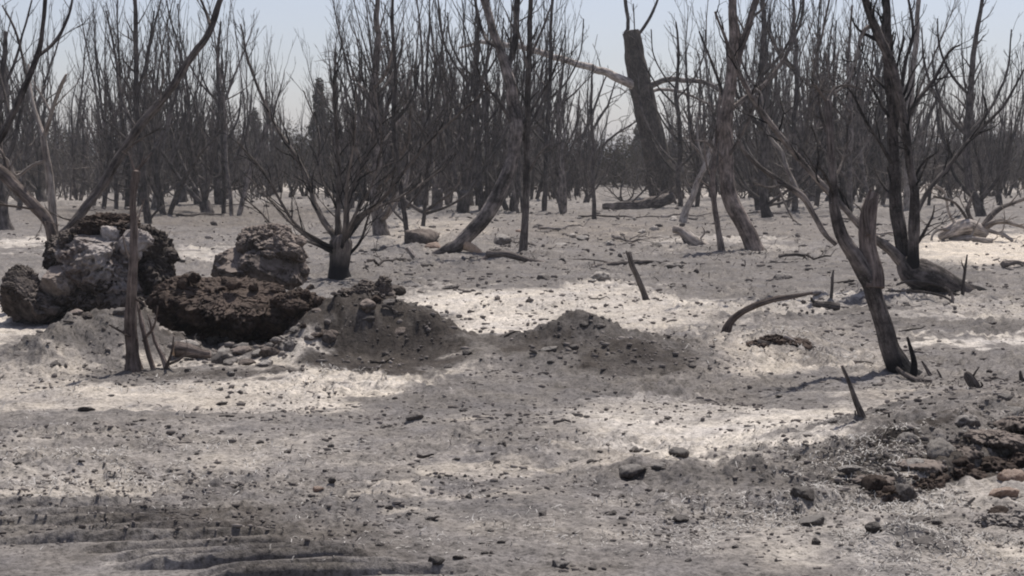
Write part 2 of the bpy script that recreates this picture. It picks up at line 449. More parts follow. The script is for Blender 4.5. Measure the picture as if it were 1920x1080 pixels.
# ------------------------------------------------------------------ ground sheet
def build_ground():
    ys = np.concatenate([np.linspace(1180, 470, 430, endpoint=False), np.linspace(470, 330, 150)])
    r = np.array([flat(960, q)[1] for q in ys])
    r = np.concatenate([[.6, 1.5, 2.5, 3.5, 4.2, 4.7], r[r > 5.0], np.geomspace(r[-1] * 1.06, 3500, 45)])
    t = np.concatenate([np.linspace(-math.pi, -.62, 14, endpoint=False), np.linspace(-.62, -.36, 60, endpoint=False),
                        np.linspace(-.36, .36, 900, endpoint=False), np.linspace(.36, .62, 60, endpoint=False), np.linspace(.62, math.pi, 14, endpoint=False)])
    n, m = len(r), len(t)
    R, T = np.meshgrid(r, t, indexing='ij')
    X, Y = R * np.sin(T), R * np.cos(T)
    inside = (Y > 2) & (R < 300)
    Z = np.where(R < 400, H(X, np.where(Y > 2, Y, 2.0)), 0)
    Z = np.where(Y > 2, Z, 0)
    V = np.stack([X, Y, Z], -1).reshape(-1, 3)
    V = np.concatenate([V, [[0, 0, 0]]])
    i = np.arange(n - 1)[:, None] * m; j = np.arange(m)[None, :]; j2 = (j + 1) % m
    Fq = np.stack([i + j, i + m + j, i + m + j2, i + j2], -1).reshape(-1, 4)[:, ::-1]
    mb = MB(); mb.add(V, Fq)
    c = n * m
    mb.add(np.zeros((0, 3)), np.array([[k, (k + 1) % m, c] for k in range(m)])[:, ::-1] - mb.n)
    o = mb.build('ground', M_GROUND); tag(o, 'grey and pale ash covered burnt ground', None, None, 'structure')
    # ---- where the ash lies pale, where the soil is grey or dark (deposits fixed to the ground; the bank strip includes painted shade)
    x, y = V[:, 0], np.maximum(V[:, 1], 2.0)
    px, py = to_px(x, y)
    k = np.clip(1 / y, 0, .5)
    wpx = px + 2200 * k * (.11 * fbm(x * .9, y * .9, 1.1, 5, .6) + .03 * fbm(x * 7, y * 7, 4.1, 3))
    wpy = py + (py - 300) * (.14 * fbm(x * .8, y * 1.1, 8.8, 5, .6) + .07 * fbm(x * 4, y * 6, 3.8, 4, .6))
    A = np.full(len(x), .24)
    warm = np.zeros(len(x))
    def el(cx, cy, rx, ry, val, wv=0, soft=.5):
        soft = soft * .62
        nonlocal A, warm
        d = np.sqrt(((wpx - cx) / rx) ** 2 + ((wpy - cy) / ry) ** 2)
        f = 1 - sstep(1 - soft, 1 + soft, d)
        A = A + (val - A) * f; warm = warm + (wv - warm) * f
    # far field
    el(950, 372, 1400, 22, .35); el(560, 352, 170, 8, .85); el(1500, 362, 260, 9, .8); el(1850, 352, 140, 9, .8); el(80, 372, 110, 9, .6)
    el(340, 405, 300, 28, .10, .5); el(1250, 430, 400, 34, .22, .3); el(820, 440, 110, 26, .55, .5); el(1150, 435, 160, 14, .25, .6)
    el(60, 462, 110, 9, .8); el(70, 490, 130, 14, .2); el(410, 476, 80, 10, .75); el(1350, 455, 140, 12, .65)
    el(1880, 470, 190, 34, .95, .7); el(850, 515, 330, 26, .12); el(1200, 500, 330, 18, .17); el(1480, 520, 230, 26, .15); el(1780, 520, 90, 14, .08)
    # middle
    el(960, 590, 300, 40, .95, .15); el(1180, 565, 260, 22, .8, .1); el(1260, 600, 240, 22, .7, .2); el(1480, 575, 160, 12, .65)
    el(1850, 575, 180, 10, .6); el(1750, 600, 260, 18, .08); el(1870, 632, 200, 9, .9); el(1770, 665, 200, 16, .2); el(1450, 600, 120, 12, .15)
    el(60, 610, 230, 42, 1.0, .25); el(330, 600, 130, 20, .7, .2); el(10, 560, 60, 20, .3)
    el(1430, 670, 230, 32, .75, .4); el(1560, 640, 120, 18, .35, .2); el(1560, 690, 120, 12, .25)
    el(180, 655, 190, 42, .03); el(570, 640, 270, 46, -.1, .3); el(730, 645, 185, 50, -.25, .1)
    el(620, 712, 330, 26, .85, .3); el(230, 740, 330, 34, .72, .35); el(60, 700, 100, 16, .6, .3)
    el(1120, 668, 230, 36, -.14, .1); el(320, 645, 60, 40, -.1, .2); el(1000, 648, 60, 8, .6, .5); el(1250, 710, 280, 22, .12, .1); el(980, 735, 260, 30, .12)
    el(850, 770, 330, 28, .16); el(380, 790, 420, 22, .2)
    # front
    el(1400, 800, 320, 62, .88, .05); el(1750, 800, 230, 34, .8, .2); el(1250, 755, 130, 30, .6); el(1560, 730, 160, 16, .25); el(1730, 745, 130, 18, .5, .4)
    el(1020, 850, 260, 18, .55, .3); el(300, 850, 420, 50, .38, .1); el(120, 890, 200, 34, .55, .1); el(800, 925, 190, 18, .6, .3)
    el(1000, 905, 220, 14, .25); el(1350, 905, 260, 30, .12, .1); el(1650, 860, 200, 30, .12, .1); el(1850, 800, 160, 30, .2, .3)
    el(1740, 885, 210, 14, -.25, .3); el(1880, 840, 160, 14, .1, .3); el(1820, 930, 190, 28, .55, .1); el(1680, 960, 150, 26, .5, .0); el(1560, 1020, 220, 50, .58, 0)  # first patch: dark bank soil, with the shadow band under its crust painted in
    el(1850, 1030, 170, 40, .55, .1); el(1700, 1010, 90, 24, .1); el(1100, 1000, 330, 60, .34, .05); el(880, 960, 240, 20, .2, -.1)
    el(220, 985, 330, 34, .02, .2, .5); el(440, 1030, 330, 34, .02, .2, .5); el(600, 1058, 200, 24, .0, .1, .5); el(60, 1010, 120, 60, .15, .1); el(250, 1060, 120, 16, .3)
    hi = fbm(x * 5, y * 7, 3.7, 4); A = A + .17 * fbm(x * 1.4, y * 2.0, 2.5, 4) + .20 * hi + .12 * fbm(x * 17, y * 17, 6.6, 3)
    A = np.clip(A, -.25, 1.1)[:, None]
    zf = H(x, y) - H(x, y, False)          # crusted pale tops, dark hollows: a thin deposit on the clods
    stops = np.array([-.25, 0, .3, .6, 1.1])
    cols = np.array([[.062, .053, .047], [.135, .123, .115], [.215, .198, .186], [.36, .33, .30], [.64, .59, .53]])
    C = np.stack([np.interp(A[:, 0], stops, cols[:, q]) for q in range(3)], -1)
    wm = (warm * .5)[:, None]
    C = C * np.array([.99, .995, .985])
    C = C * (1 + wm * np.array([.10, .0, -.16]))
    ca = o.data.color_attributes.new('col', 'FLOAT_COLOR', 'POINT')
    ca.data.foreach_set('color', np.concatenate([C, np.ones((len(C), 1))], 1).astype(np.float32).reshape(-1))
    return o
build_ground()

# ------------------------------------------------------------------ lumps of earth, boulders, stones
_ico = {}
def ico(sub):
    if sub not in _ico:
        bm = bmesh.new(); bmesh.ops.create_icosphere(bm, subdivisions=sub, radius=1)
        _ico[sub] = (np.array([v.co[:] for v in bm.verts]), np.array([[v.index for v in f.verts] for f in bm.faces])); bm.free()
    return _ico[sub]
def lump(mb, c, ells, sub=6, amp=.12, freq=3.0, seed=0, crack=.0, facets=4):
    """one rugged body: the union of ellipsoids (dx,dy,dz,rx,ry,rz) round c, roughened"""
    V, Fc = ico(sub); r = np.zeros(len(V))
    for (dx, dy, dz, rx, ry, rz) in ells:
        s = np.array([rx, ry, rz]); o = -np.array([dx, dy, dz]) / s; d = V / s
        a = (d * d).sum(1); b = (d * o).sum(1); q = (o * o).sum() - 1
        disc = b * b - a * q
        t = np.where(disc > 0, (-b + np.sqrt(np.maximum(disc, 0))) / a, 0)
        r = np.maximum(r, t)
    size = r.mean(); r = np.maximum(r, size * .25)
    p = V * r[:, None]
    q = p / size * freq; a, b, g = q[:, 0] + seed * 3.1, q[:, 1] + seed, q[:, 2]
    w1, w2, w3 = (fbm(a * .7 + o_, b * .7, g * .7, 3) for o_ in (0, 31, 57))
    qa, qb, qg = a + 1.3 * w1, b + 1.3 * w2, g + 1.3 * w3
    n = fbm(qa * .55, qb * .55, qg * .55, 7, .60)
    k = 1 + amp * 2.4 * n + amp * 1.0 * fbm(qa * 1.9, qb * 1.9, qg * 1.9, 5, .65)
    if crack: k = k - crack * np.clip(.10 - np.abs(fbm(qa * .5, qb * .5 + seed, qg * .5, 4)), 0, 1) / .10
    P_ = p * k[:, None]
    rg = np.random.default_rng(seed + 400)                 # fracture faces
    for _ in range(facets):
        nn = rg.normal(size=3); nn[2] *= .8; nn /= np.linalg.norm(nn); pr = P_ @ nn; mx = pr.max(); d = mx * rg.uniform(.58, .8)
        ov = np.maximum(pr - d - .05 * mx * fbm(qa * .8, qb * .8, qg * .8, 3), 0); P_ = P_ - nn[None] * (ov * .88)[:, None]
    mb.add(np.array(c) + P_, Fc)
    return
    mb.add(np.array(c) + p * k[:, None], Fc)

def pxm(D): return D / F            # metres per pixel at distance D
def earth_thing(name, label, cat, m, lumps, D, group=None, sub=7, amp=.13, freq=3, seed=1, crack=.08, sat=0):
    """lumps: list of (px, py, halfwidth px, halfheight px, depth m, dD)"""
    s = pxm(D); mb = MB()
    c0 = P(lumps[0][0], lumps[0][1], D)
    for n, (px, py, hw, hh, dep, dD) in enumerate(lumps):
        c = P(px, py, D + dD)
        lump(mb, c, [(0, 0, 0, hw * s, dep, hh * s), (hw * s * .35, -dep * .2, -hh * s * .3, hw * s * .75, dep * .8, hh * s * .75),
                     (-hw * s * .3, dep * .1, -hh * s * .2, hw * s * .75, dep * .9, hh * s * .85)], sub - (1 if n else 0), amp, freq, seed + n, crack)
    rg = random.Random(seed * 13)
    for q in range(sat):
        px, py, hw, hh, dep, dD = rg.choice(lumps[:3]); a = rg.uniform(-.5, math.pi + .5); k = rg.uniform(.72, 1.0)
        c = P(px + math.cos(a) * hw * k, py - math.sin(a) * hh * k, D + dD + rg.uniform(-.9, .3) * dep * .9); z = rg.uniform(.10, .30) * min(hw, hh) * s * 1.6
        lump(mb, c, [(0, 0, 0, z * rg.uniform(.8, 1.5), z, z * rg.uniform(.6, 1))], 5, .2, 3, seed + q + 50, 0, 6)
    o = mb.build(name, m, origin=c0)
    return tag(o, label, cat, group)

# ---- the heap at the left
rb = earth_thing('root_ball', 'big uprooted root ball of pale lumpy earth with a brown crust, at the left', 'root ball', E_ROOT,
    [(200, 490, 74, 62, .55, -.22), (165, 512, 44, 40, .4, -.34), (212, 530, 50, 26, .35, -.45)], 16.2, sub=7, amp=.18, freq=3.4, seed=3, crack=.2, sat=18)
def lump_part(root, name, m, lumps, D, **k):
    o = earth_thing(name, None, None, m, lumps, D, **k)
    o.parent = root; o.matrix_parent_inverse = Matrix.Translation(-root.location)
    return o
lump_part(rb, 'crust', E_PEAT, [(208, 424, 58, 22, .36, -.02), (180, 432, 30, 18, .3, -.1), (250, 440, 34, 18, .3, -.1)], 16.2, sub=7, amp=.2, freq=4, seed=33, sat=10)
lump_part(rb, 'soil', E_SOIL, [(282, 488, 40, 60, .42, -.05), (262, 455, 34, 34, .4, -.1), (292, 520, 34, 34, .34, -.15)], 16.2, sub=7, amp=.17, freq=3.4, seed=34, crack=.15, sat=16)
lump_part(rb, 'dark_soil', E_SOIL, [(122, 478, 30, 44, .36, -.2), (140, 460, 26, 30, .3, -.2), (190, 535, 40, 18, .2, -.62)], 16.2, sub=7, amp=.2, freq=3.4, seed=35, crack=.1, sat=10)
earth_thing('clod', 'dark broken earth filling the foot of the root ball above the left mound', 'clod', E_SOIL,
    [(150, 562, 60, 26, .3, -.1), (100, 570, 44, 22, .3, 0), (225, 566, 50, 22, .3, -.2)], 15.8, sub=7, amp=.2, seed=38, crack=.1, sat=24)
earth_thing('clod', 'dark lump of charred earth at the far left beside the root ball', 'clod', E_SOIL,
    [(42, 548, 34, 48, .26, 0), (72, 575, 36, 26, .25, -.1)], 15.6, sub=7, amp=.16, seed=8, crack=.1, sat=9)
earth_thing('clod', 'small grey hump of earth between the root ball and the dark far left clod', 'clod', E_BOULD,
    [(112, 530, 36, 34, .25, 0)], 15.6, sub=6, amp=.12, seed=18)
earth_thing('boulder', 'brown grey blocky boulder with a dark right face left of the black footed shrub', 'boulder', E_BOULD,
    [(505, 462, 62, 38, .42, 0), (448, 500, 46, 34, .35, -.2), (530, 500, 42, 36, .4, -.1), (488, 505, 46, 36, .35, -.3)], 16.4, sub=7, amp=.12, freq=2.6, seed=5, crack=.16, sat=14)
earth_thing('peat_block', 'wide dark brown slab of scorched peat with a black undercut front', 'peat', E_PEAT,
    [(430, 575, 118, 50, .50, 0), (350, 560, 62, 40, .42, .1), (505, 595, 60, 38, .42, -.05), (400, 545, 86, 24, .5, .25)], 14.0, sub=7, amp=.14, freq=5, seed=6, crack=.14, sat=34)
earth_thing('clod', 'black lump of charred earth crowning the steep grey mound', 'clod', E_SOIL,
    [(690, 562, 46, 32, .26, 0), (720, 545, 17, 26, .12, -.05), (655, 560, 26, 20, .2, 0)], 13.5, sub=7, amp=.18, seed=12, crack=.12, sat=12)
earth_thing('clod', 'rough reddish dark clod between the peat slab and the steep grey mound', 'clod', E_PEAT,
    [(588, 600, 46, 42, .3, 0), (560, 570, 30, 26, .25, .1)], 13.6, sub=7, amp=.18, seed=14, sat=14)
earth_thing('clod', 'rough brown clod below the right end of the peat slab', 'clod', E_DARK,
    [(560, 652, 56, 22, .3, 0)], 12.9, sub=6, amp=.18, seed=15, sat=14)

# ---- stones
VAR = {}
def stone_mesh(kind, v, m):
    key = (kind, v, m.name)
    if key not in VAR:
        rng = random.Random(v * 7 + len(kind)); mb = MB()
        sub = 4
        if kind == 'flat': e = [(0, 0, 0, 1, .8, .38), (.2, .1, .03, .75, .7, .45)]
        elif kind == 'round': e = [(0, 0, 0, 1, .9, .75), (.15, .1, .1, .7, .8, .75)]
        else: e = [(0, 0, 0, 1, .55, .35), (-.2, 0, .05, .7, .5, .4)]
        lump(mb, (0, 0, 0), e, sub, rng.uniform(.12, .2), 2.6, v + 20, .0, 9)
        o = mb.build('stone', m); VAR[key] = o.data; bpy.data.objects.remove(o)
    return VAR[key]
def stone(px, py, wpx, kind, m, label, cat='stone', group=None, name='stone', v=None, rng=random, sink=.38, rz=None):
    p = G(px, py); s = pxm(p.y) * wpx / 2
    o = bpy.data.objects.new(name, stone_mesh(kind, rng.randint(0, 6) if v is None else v, m)); COL.objects.link(o)
    hz = {'flat': .4, 'round': .7, 'long': .36}[kind]
    p.z = float(H(p.x, p.y))
    o.location = (p.x, p.y + s * .5, p.z + s * hz * .8 * (1 - 2 * sink) + .003)
    o.scale = (s, s * rng.uniform(.7, 1.1), s * rng.uniform(.6, 1.0))
    o.rotation_euler = (rng.uniform(-.25, .25), rng.uniform(-.2, .2), rng.uniform(-.5, .5) if rz is None else rz)
    return tag(o, label, cat, group)
R = random.Random(11)
S = lambda *a, **k: stone(*a, rng=R, **k)
S(785, 456, 84, 'flat', E_BOULD, 'largest low rounded boulder, left of the foot of the curved leaning tree', 'boulder', name='boulder', sink=.3)
S(812, 466, 42, 'flat', E_RED, 'brown flat stone just below the largest low rounded boulder')
S(712, 470, 40, 'flat', E_DARK, 'dark flat stone left of the pale stub near the low boulder')
S(940, 458, 42, 'round', E_GREY, 'grey round stone right of the foot of the curved leaning tree')
S(925, 472, 30, 'flat', E_PALE, 'pale stone touching the root end of the curved leaning tree')
S(1130, 528, 58, 'long', E_PALE, 'pale long flat stone on grey ash left of the charred leaning stake', rz=.3)
S(1110, 535, 22, 'flat', E_GREY, 'small grey stone at the left end of the pale long flat stone')
S(1266, 505, 44, 'flat', E_PALE, 'pale flat stone right of the charred leaning stake')
S(1465, 523, 52, 'long', E_GREY, 'long grey stone above the arching branch')
S(846, 543, 44, 'long', E_DARK, 'long dark clod on the grey flat right of the steep mound')
S(1020, 525, 32, 'round', E_DARK, 'dark lumpy clod in the grey flat above the pale ash, right of centre')
S(985, 524, 24, 'flat', E_DARK, 'flatter dark clod just left of the dark lumpy one')
S(1660, 773, 48, 'long', E_GREY, 'long smooth grey stone right of the charred spike')
S(1885, 753, 36, 'flat', E_GREY, 'smooth grey stone near the right edge above the bank')
S(1366, 752, 26, 'flat', E_DARK, 'dark pointed stone on pale ash left of the charred spike')
S(1462, 748, 20, 'flat', E_DARK, 'second dark pointed stone on pale ash, nearer the charred spike')
S(1560, 803, 24, 'flat', E_GREY, 'small tilted grey stone below the charred spike')
S(1190, 855, 26, 'round', E_DARK, 'dark round clod above the arched slab in the foreground')
S(1278, 858, 44, 'round', E_GREY, 'soft grey hump of earth right of the arched slab')
S(1110, 877, 34, 'long', E_DARK, 'dark rectangular clod left of the arched slab')
S(1075, 872, 32, 'flat', E_GREY, 'grey stone left of the dark rectangular clod')
S(1182, 898, 76, 'flat', E_GREY, 'arched grey slab of crust in the middle foreground', 'crust', name='crust_slab', sink=.1)
S(1238, 890, 42, 'flat', E_GREY, 'brown grey flat stone touching the right end of the arched slab')
S(1492, 865, 34, 'flat', E_DARK, 'dark flat stone at the lower edge of the pale ash patch')
S(1510, 948, 66, 'flat', E_DARK, 'dark slab like clod with a black underside at the foot of the bank')
S(1525, 985, 74, 'flat', E_GREY, 'smooth grey slab below the dark slab like clod at the foot of the bank')
S(1275, 985, 48, 'flat', E_DARK, 'dark pointed clod in the right foreground')
S(1245, 892, 22, 'flat', E_DARK, 'small dark stone behind the brown grey flat one')
S(1050, 1068, 52, 'long', E_GREY, 'long tilted grey stone at the bottom edge of the ground', rz=-.3)
S(1112, 1072, 26, 'flat', E_DARK, 'small dark stone at the bottom edge, right of the long tilted one')
S(816, 1058, 40, 'flat', E_DARK, 'dark flat stone near the bottom, right of the track ridges')
S(862, 1050, 30, 'flat', E_GREY, 'rough grey clod near the bottom, right of the dark flat stone')
S(730, 957, 18, 'round', E_DARK, 'small dark clod right of the end of the upper track ridge')
S(808, 980, 38, 'flat', E_PALE, 'pale pointed flake of crust below the centre of the foreground', 'crust', name='crust_slab')
S(942, 841, 20, 'round', E_DARK, 'dark block shaped clod in the centre foreground')
S(980, 822, 26, 'flat', E_GREY, 'grey tilted clod above the dark block shaped clod')
S(885, 720, 20, 'round', E_DARK, 'dark round clod on the grey slope left of the centre mound')
S(815, 702, 18, 'flat', E_GREY, 'grey clod at the foot of the steep mound')
S(840, 690, 22, 'flat', E_DARK, 'dark clod nearest the right toe of the steep mound')
S(875, 668, 22, 'round', E_DARK, 'dark clod on the right toe of the steep mound')
S(776, 790, 46, 'flat', E_DARK, 'dark hump of soil in the grey flat below the steep mound')
S(162, 772, 38, 'flat', E_DARK, 'brown flat clod on pale ash in the left foreground')
S(208, 743, 16, 'flat', E_DARK, 'small dark clod above the brown flat one at the left')
S(432, 706, 18, 'round', E_GREY, 'small round clod right of the foot of the burnt stem')
S(352, 703, 16, 'round', E_DARK, 'dark round clod touching the foot of the side stems')
S(412, 737, 20, 'flat', E_GREY, 'grey tilted clod on the pale ash below the rubble')
S(415, 762, 30, 'long', E_DARK, 'long dark clod below the grey tilted clod')
S(595, 926, 32, 'flat', E_RED, 'brown stone in the left centre foreground')
S(622, 919, 20, 'round', E_DARK, 'dark stone just right of the brown one in the left centre foreground')
S(60, 700, 20, 'flat', E_DARK, 'small dark clod on the left mound')
S(100, 697, 26, 'flat', E_DARK, 'dark clod at the foot of the left mound')
S(1078, 655, 20, 'round', E_DARK, 'dark clod in the broken face of the centre mound', sink=.3)
S(1097, 612, 22, 'round', E_DARK, 'left of the two dark clods on top of the centre mound')
S(1125, 617, 26, 'flat', E_DARK, 'right and flatter of the two dark clods on top of the centre mound')
S(1035, 683, 26, 'flat', E_DARK, 'dark stone on the left foot of the centre mound')
S(1030, 660, 40, 'flat', E_GREY, 'grey stone in the crack left of the centre mound')
S(1905, 912, 54, 'round', E_RED, 'orange tinted stone at the right edge of the bank')
S(1890, 935, 70, 'flat', E_RED, 'pinkish flat stone below the orange tinted stone')
S(1765, 862, 84, 'flat', E_PALE, 'pale grey slab on the crest of the bank', 'crust', name='crust_slab')
S(1900, 782, 56, 'flat', E_GREY, 'brown grey flat rock at the upper right end of the bank')
S(1700, 575, 16, 'flat', E_DARK, 'small dark clod below the fallen burnt trunk')
S(1615, 607, 12, 'flat', E_DARK, 'tiny dark stone left of the slanting front tree')
S(1722, 660, 18, 'flat', E_DARK, 'small dark clod right of the slanting front tree')
S(346, 655, 0.1 + 60, 'flat', E_PALE, 'flat beige stone behind the log end in the rubble')
# bank rubble
for n, (px, py, wv, k, m, lab) in enumerate([
    (1640, 925, 58, 'round', E_PEAT, 'black clod at the lower left end of the undercut bank'), (1690, 945, 60, 'round', E_DARK, 'large dark clod below the undercut bank'),
    (1760, 905, 60, 'flat', E_PEAT, 'black flat clod under the pale slab of the bank'), (1800, 885, 70, 'flat', E_PEAT, 'long black clod in the shade of the bank'),
    (1850, 875, 50, 'round', E_PEAT, 'round black clod right of the long black one'), (1900, 868, 60, 'flat', E_DARK, 'dark clod at the right end of the undercut bank'),
    (1720, 885, 66, 'long', E_GREY, 'long grey stone in the face of the bank'), (1600, 900, 60, 'flat', E_GREY, 'grey flat clod at the left toe of the bank'),
    (1870, 968, 60, 'flat', E_PEAT, 'black clod low down at the right edge'), (1760, 985, 30, 'flat', E_GREY, 'grey clod in the pale litter below the bank'),
    (1640, 1000, 44, 'round', E_DARK, 'dark brown clod beside the low mound in the right corner'), (1740, 1025, 56, 'flat', E_DARK, 'dark clod right of the low mound in the right corner'),
    (1530, 1022, 24, 'round', E_DARK, 'upright dark clod below the smooth grey slab'), (1820, 805, 70, 'long', E_GREY, 'long stone lying along the crest of the bank'),
    (1700, 830, 50, 'flat', E_GREY, 'grey stone on the left part of the bank crest'), (1640, 870, 40, 'flat', E_DARK, 'dark stone below the left part of the bank crest')]):
    S(px, py, wv, k, m, lab)
D_BK = G(1760, 905).y
earth_thing('soil_ledge', 'ragged black undercut ledge of scorched soil running across the bank at the right', 'soil ledge', E_PEAT,
    [(1735, 905, 46, 14, .12, 0), (1665, 930, 34, 16, .12, -.25), (1800, 886, 44, 15, .12, .15), (1862, 874, 44, 17, .13, .25), (1925, 864, 46, 19, .14, .3), (1700, 920, 30, 12, .1, -.1)], D_BK, sub=6, amp=.22, freq=4.5, seed=61, sat=26)
earth_thing('soil_ledge', 'broken brown grey crust forming the crest of the bank near the right edge', 'soil ledge', E_BOULD,
    [(1860, 822, 62, 13, .16, .45), (1915, 796, 50, 14, .16, .65), (1790, 846, 46, 10, .14, .3), (1720, 872, 50, 9, .12, .1), (1640, 900, 40, 8, .1, -.1)], D_BK, sub=6, amp=.2, freq=4.5, seed=63, sat=22)
earth_thing('soil_ledge', 'low ragged dark soil lip at the bottom right edge below the orange tinted stone', 'soil ledge', E_DARK,
    [(1870, 978, 50, 12, .1, -.8), (1925, 968, 40, 14, .1, -.75), (1800, 990, 34, 8, .08, -.9)], D_BK, sub=6, amp=.2, freq=4.5, seed=64, sat=12)
D_HL = G(1462, 652).y
earth_thing('burnt_out_hollow', 'brown ragged lump with a black hollow and pale wood right of the arching branch', 'clump', E_PEAT,
    [(1455, 640, 34, 13, .16, .1), (1492, 645, 26, 10, .14, .05), (1425, 646, 24, 8, .12, .05)], D_HL, sub=6, amp=.2, freq=4.5, seed=65, sat=12)
# rubble under the peat slab
for n in range(26):
    px, py = R.uniform(385, 510), R.uniform(642, 690)
    S(px, py, R.uniform(18, 44), R.choice(['flat', 'flat', 'round']), R.choice([E_DARK, E_GREY, E_DARK, E_BOULD]),
      'one of the brown grey stones heaped in the rubble under the peat slab', group='stones in the rubble under the peat slab')
for n in range(44):
    cx, cy, rx, ry = R.choice([(330, 600, 60, 26), (260, 570, 90, 20), (130, 590, 90, 10), (600, 640, 60, 24), (560, 560, 50, 18), (700, 590, 50, 30), (480, 640, 70, 14), (420, 530, 50, 10)])
    S(R.gauss(cx, rx * .7), R.gauss(cy, ry * .7), R.uniform(16, 48), R.choice(['flat', 'round']), R.choice([E_SOIL, E_PEAT, E_BOULD, E_DARK]),
      'loose brown clod fallen between the root ball, the peat slab and the steep mound', group='loose clods of the heap', name='clod', cat='clod')
# scattered stones and clods
ZONES = [  # x0,x1,y0,y1,n,size,mats,place
    (690, 1000, 425, 475, 22, (16, 34), [E_GREY, E_PALE, E_RED, E_DARK], 'among the stones behind the foot of the curved leaning tree'),
    (1000, 1330, 405, 470, 30, (14, 34), [E_GREY, E_PALE, E_DARK, E_GREY], 'on the stony ground below the broken snag'),
    (1420, 1640, 400, 480, 12, (14, 30), [E_GREY, E_PALE, E_DARK], 'on the stony ground right of the thick leaning trunk'),
    (740, 1340, 492, 556, 22, (12, 24), [E_DARK, E_DARK, E_GREY], 'on the grey flat behind the pale ash'),
    (1340, 1900, 560, 700, 16, (10, 20), [E_DARK, E_GREY], 'on the ground round the slanting front tree'),
    (700, 1250, 690, 780, 18, (10, 20), [E_DARK, E_GREY], 'on the grey slope below the centre mound'),
    (0, 640, 715, 830, 20, (9, 20), [E_DARK, E_GREY], 'on the pale ash at the left'),
    (0, 700, 830, 960, 26, (10, 24), [E_DARK, E_GREY], 'on the rough ground in the left foreground'),
    (600, 1300, 790, 900, 34, (10, 24), [E_DARK, E_GREY, E_DARK], 'on the mottled ground in the centre foreground'),
    (1250, 1900, 730, 860, 16, (9, 20), [E_DARK, E_GREY], 'on the pale ash patch at the right'),
    (700, 1500, 900, 1075, 42, (10, 28), [E_DARK, E_GREY, E_DARK], 'along the bottom of the foreground'),
]
for (x0, x1, y0, y1, n, sz, ms, place) in ZONES:
    for _ in range(int(n * .62)):
        m = R.choice(ms); tone = {'grey_clod': 'grey', 'dark_clod': 'dark', 'pale_stone': 'pale', 'reddish_stone': 'brownish'}[m.name]
        k = R.choice(['flat', 'flat', 'round', 'long'])
        S(R.uniform(x0, x1), R.uniform(y0, y1), R.uniform(*sz) * .85, k, m, f'small {tone} {k} stone {place}', group=f'small {tone} {k} stones {place}', sink=.5)

# ---- litter too fine to count: chips of char, crumbs of crust
def scatter_chips():
    rng = np.random.default_rng(5); mb = MB(); n = 26000
    px = rng.uniform(-120, 2040, n); py = 345 + 760 * rng.beta(1.5, 1.3, n)
    P0 = np.array([flat(a, b) for a, b in zip(px, py)]); x, y = P0[:, 0], P0[:, 1]
    dens = fbm(x * 1.3, y * 1.3, 31, 3); keep = rng.random(n) < sstep(-.45, .35, dens) 
    x, y = x[keep], y[keep]; n = len(x); z = H(x, y)
    V0, F0 = ico(1)
    s = (y / F) * rng.gamma(2.2, 1.25, n).clip(1, 7)
    a = rng.uniform(0, 6.28, n); sx = s * rng.uniform(.7, 1.8, n); sy = s * rng.uniform(.5, 1, n); sz = s * rng.uniform(.3, .8, n)
    jit = rng.uniform(.6, 1.25, (n, len(V0)))
    L = V0[None] * jit[..., None]
    X = L[..., 0] * sx[:, None]; Y = L[..., 1] * sy[:, None]; Z = L[..., 2] * sz[:, None]
    ca, sa = np.cos(a)[:, None], np.sin(a)[:, None]
    VV = np.stack([x[:, None] + X * ca - Y * sa, y[:, None] + X * sa + Y * ca, z[:, None] + sz[:, None] * .4 + Z], -1).reshape(-1, 3)
    FF = (F0[None] + (np.arange(n) * len(V0))[:, None, None]).reshape(-1, 3)
    mb.add(VV, FF); return mb
def heap_crumbs():
    rng = np.random.default_rng(8); V0, F0 = ico(1); mb = MB()
    for (cx, cy, rx, ry, n, sz) in [(430, 655, 110, 22, 500, 4.2), (250, 590, 90, 22, 260, 3.6), (560, 640, 70, 26, 320, 4), (690, 600, 60, 34, 260, 3.6), (760, 672, 60, 12, 120, 3), (200, 680, 150, 16, 160, 3),
                                    (1100, 650, 60, 22, 200, 3.4), (1180, 690, 140, 16, 200, 3), (1750, 890, 130, 16, 700, 3.2), (1650, 925, 90, 16, 400, 3.2), (1850, 850, 90, 14, 300, 3), (1500, 960, 90, 30, 200, 2.6), (1500, 880, 160, 20, 400, 2.6), (1000, 672, 60, 10, 90, 3)]:
        px, py = rng.normal(cx, rx * .6, n), rng.normal(cy, ry * .6, n); P0 = np.array([flat(a, b) for a, b in zip(px, py)]); x, y = P0.T; z = H(x, y)
        s = y / F * sz * rng.gamma(1.6, .55, n).clip(.3, 3.2); f = np.array([1, .8, .6]) * rng.uniform(.6, 1.2, (n, 3)); jit = rng.uniform(.5, 1.3, (n, len(V0)))
        L = V0[None] * jit[..., None] * f[:, None] * s[:, None, None]
        a = rng.uniform(0, 6.28, n)[:, None]; X = L[..., 0] * np.cos(a) - L[..., 1] * np.sin(a); Y = L[..., 0] * np.sin(a) + L[..., 1] * np.cos(a)
        VV = np.stack([x[:, None] + X, y[:, None] + Y, z[:, None] + s[:, None] * .1 + L[..., 2]], -1).reshape(-1, 3)
        mb.add(VV, (F0[None] + (np.arange(n) * len(V0))[:, None, None]).reshape(-1, 3))
    return mb
tag(heap_crumbs().build('soil_crumbs', M_CHIP, smooth=False), 'loose crumbs of dark soil spilled round the heap, the mounds and the bank', 'soil', kind='stuff')
tag(scatter_chips().build('gravel', M_CHIP), 'fine gravel of char chips and crumbs of crust over the burnt ground', 'gravel', kind='stuff')

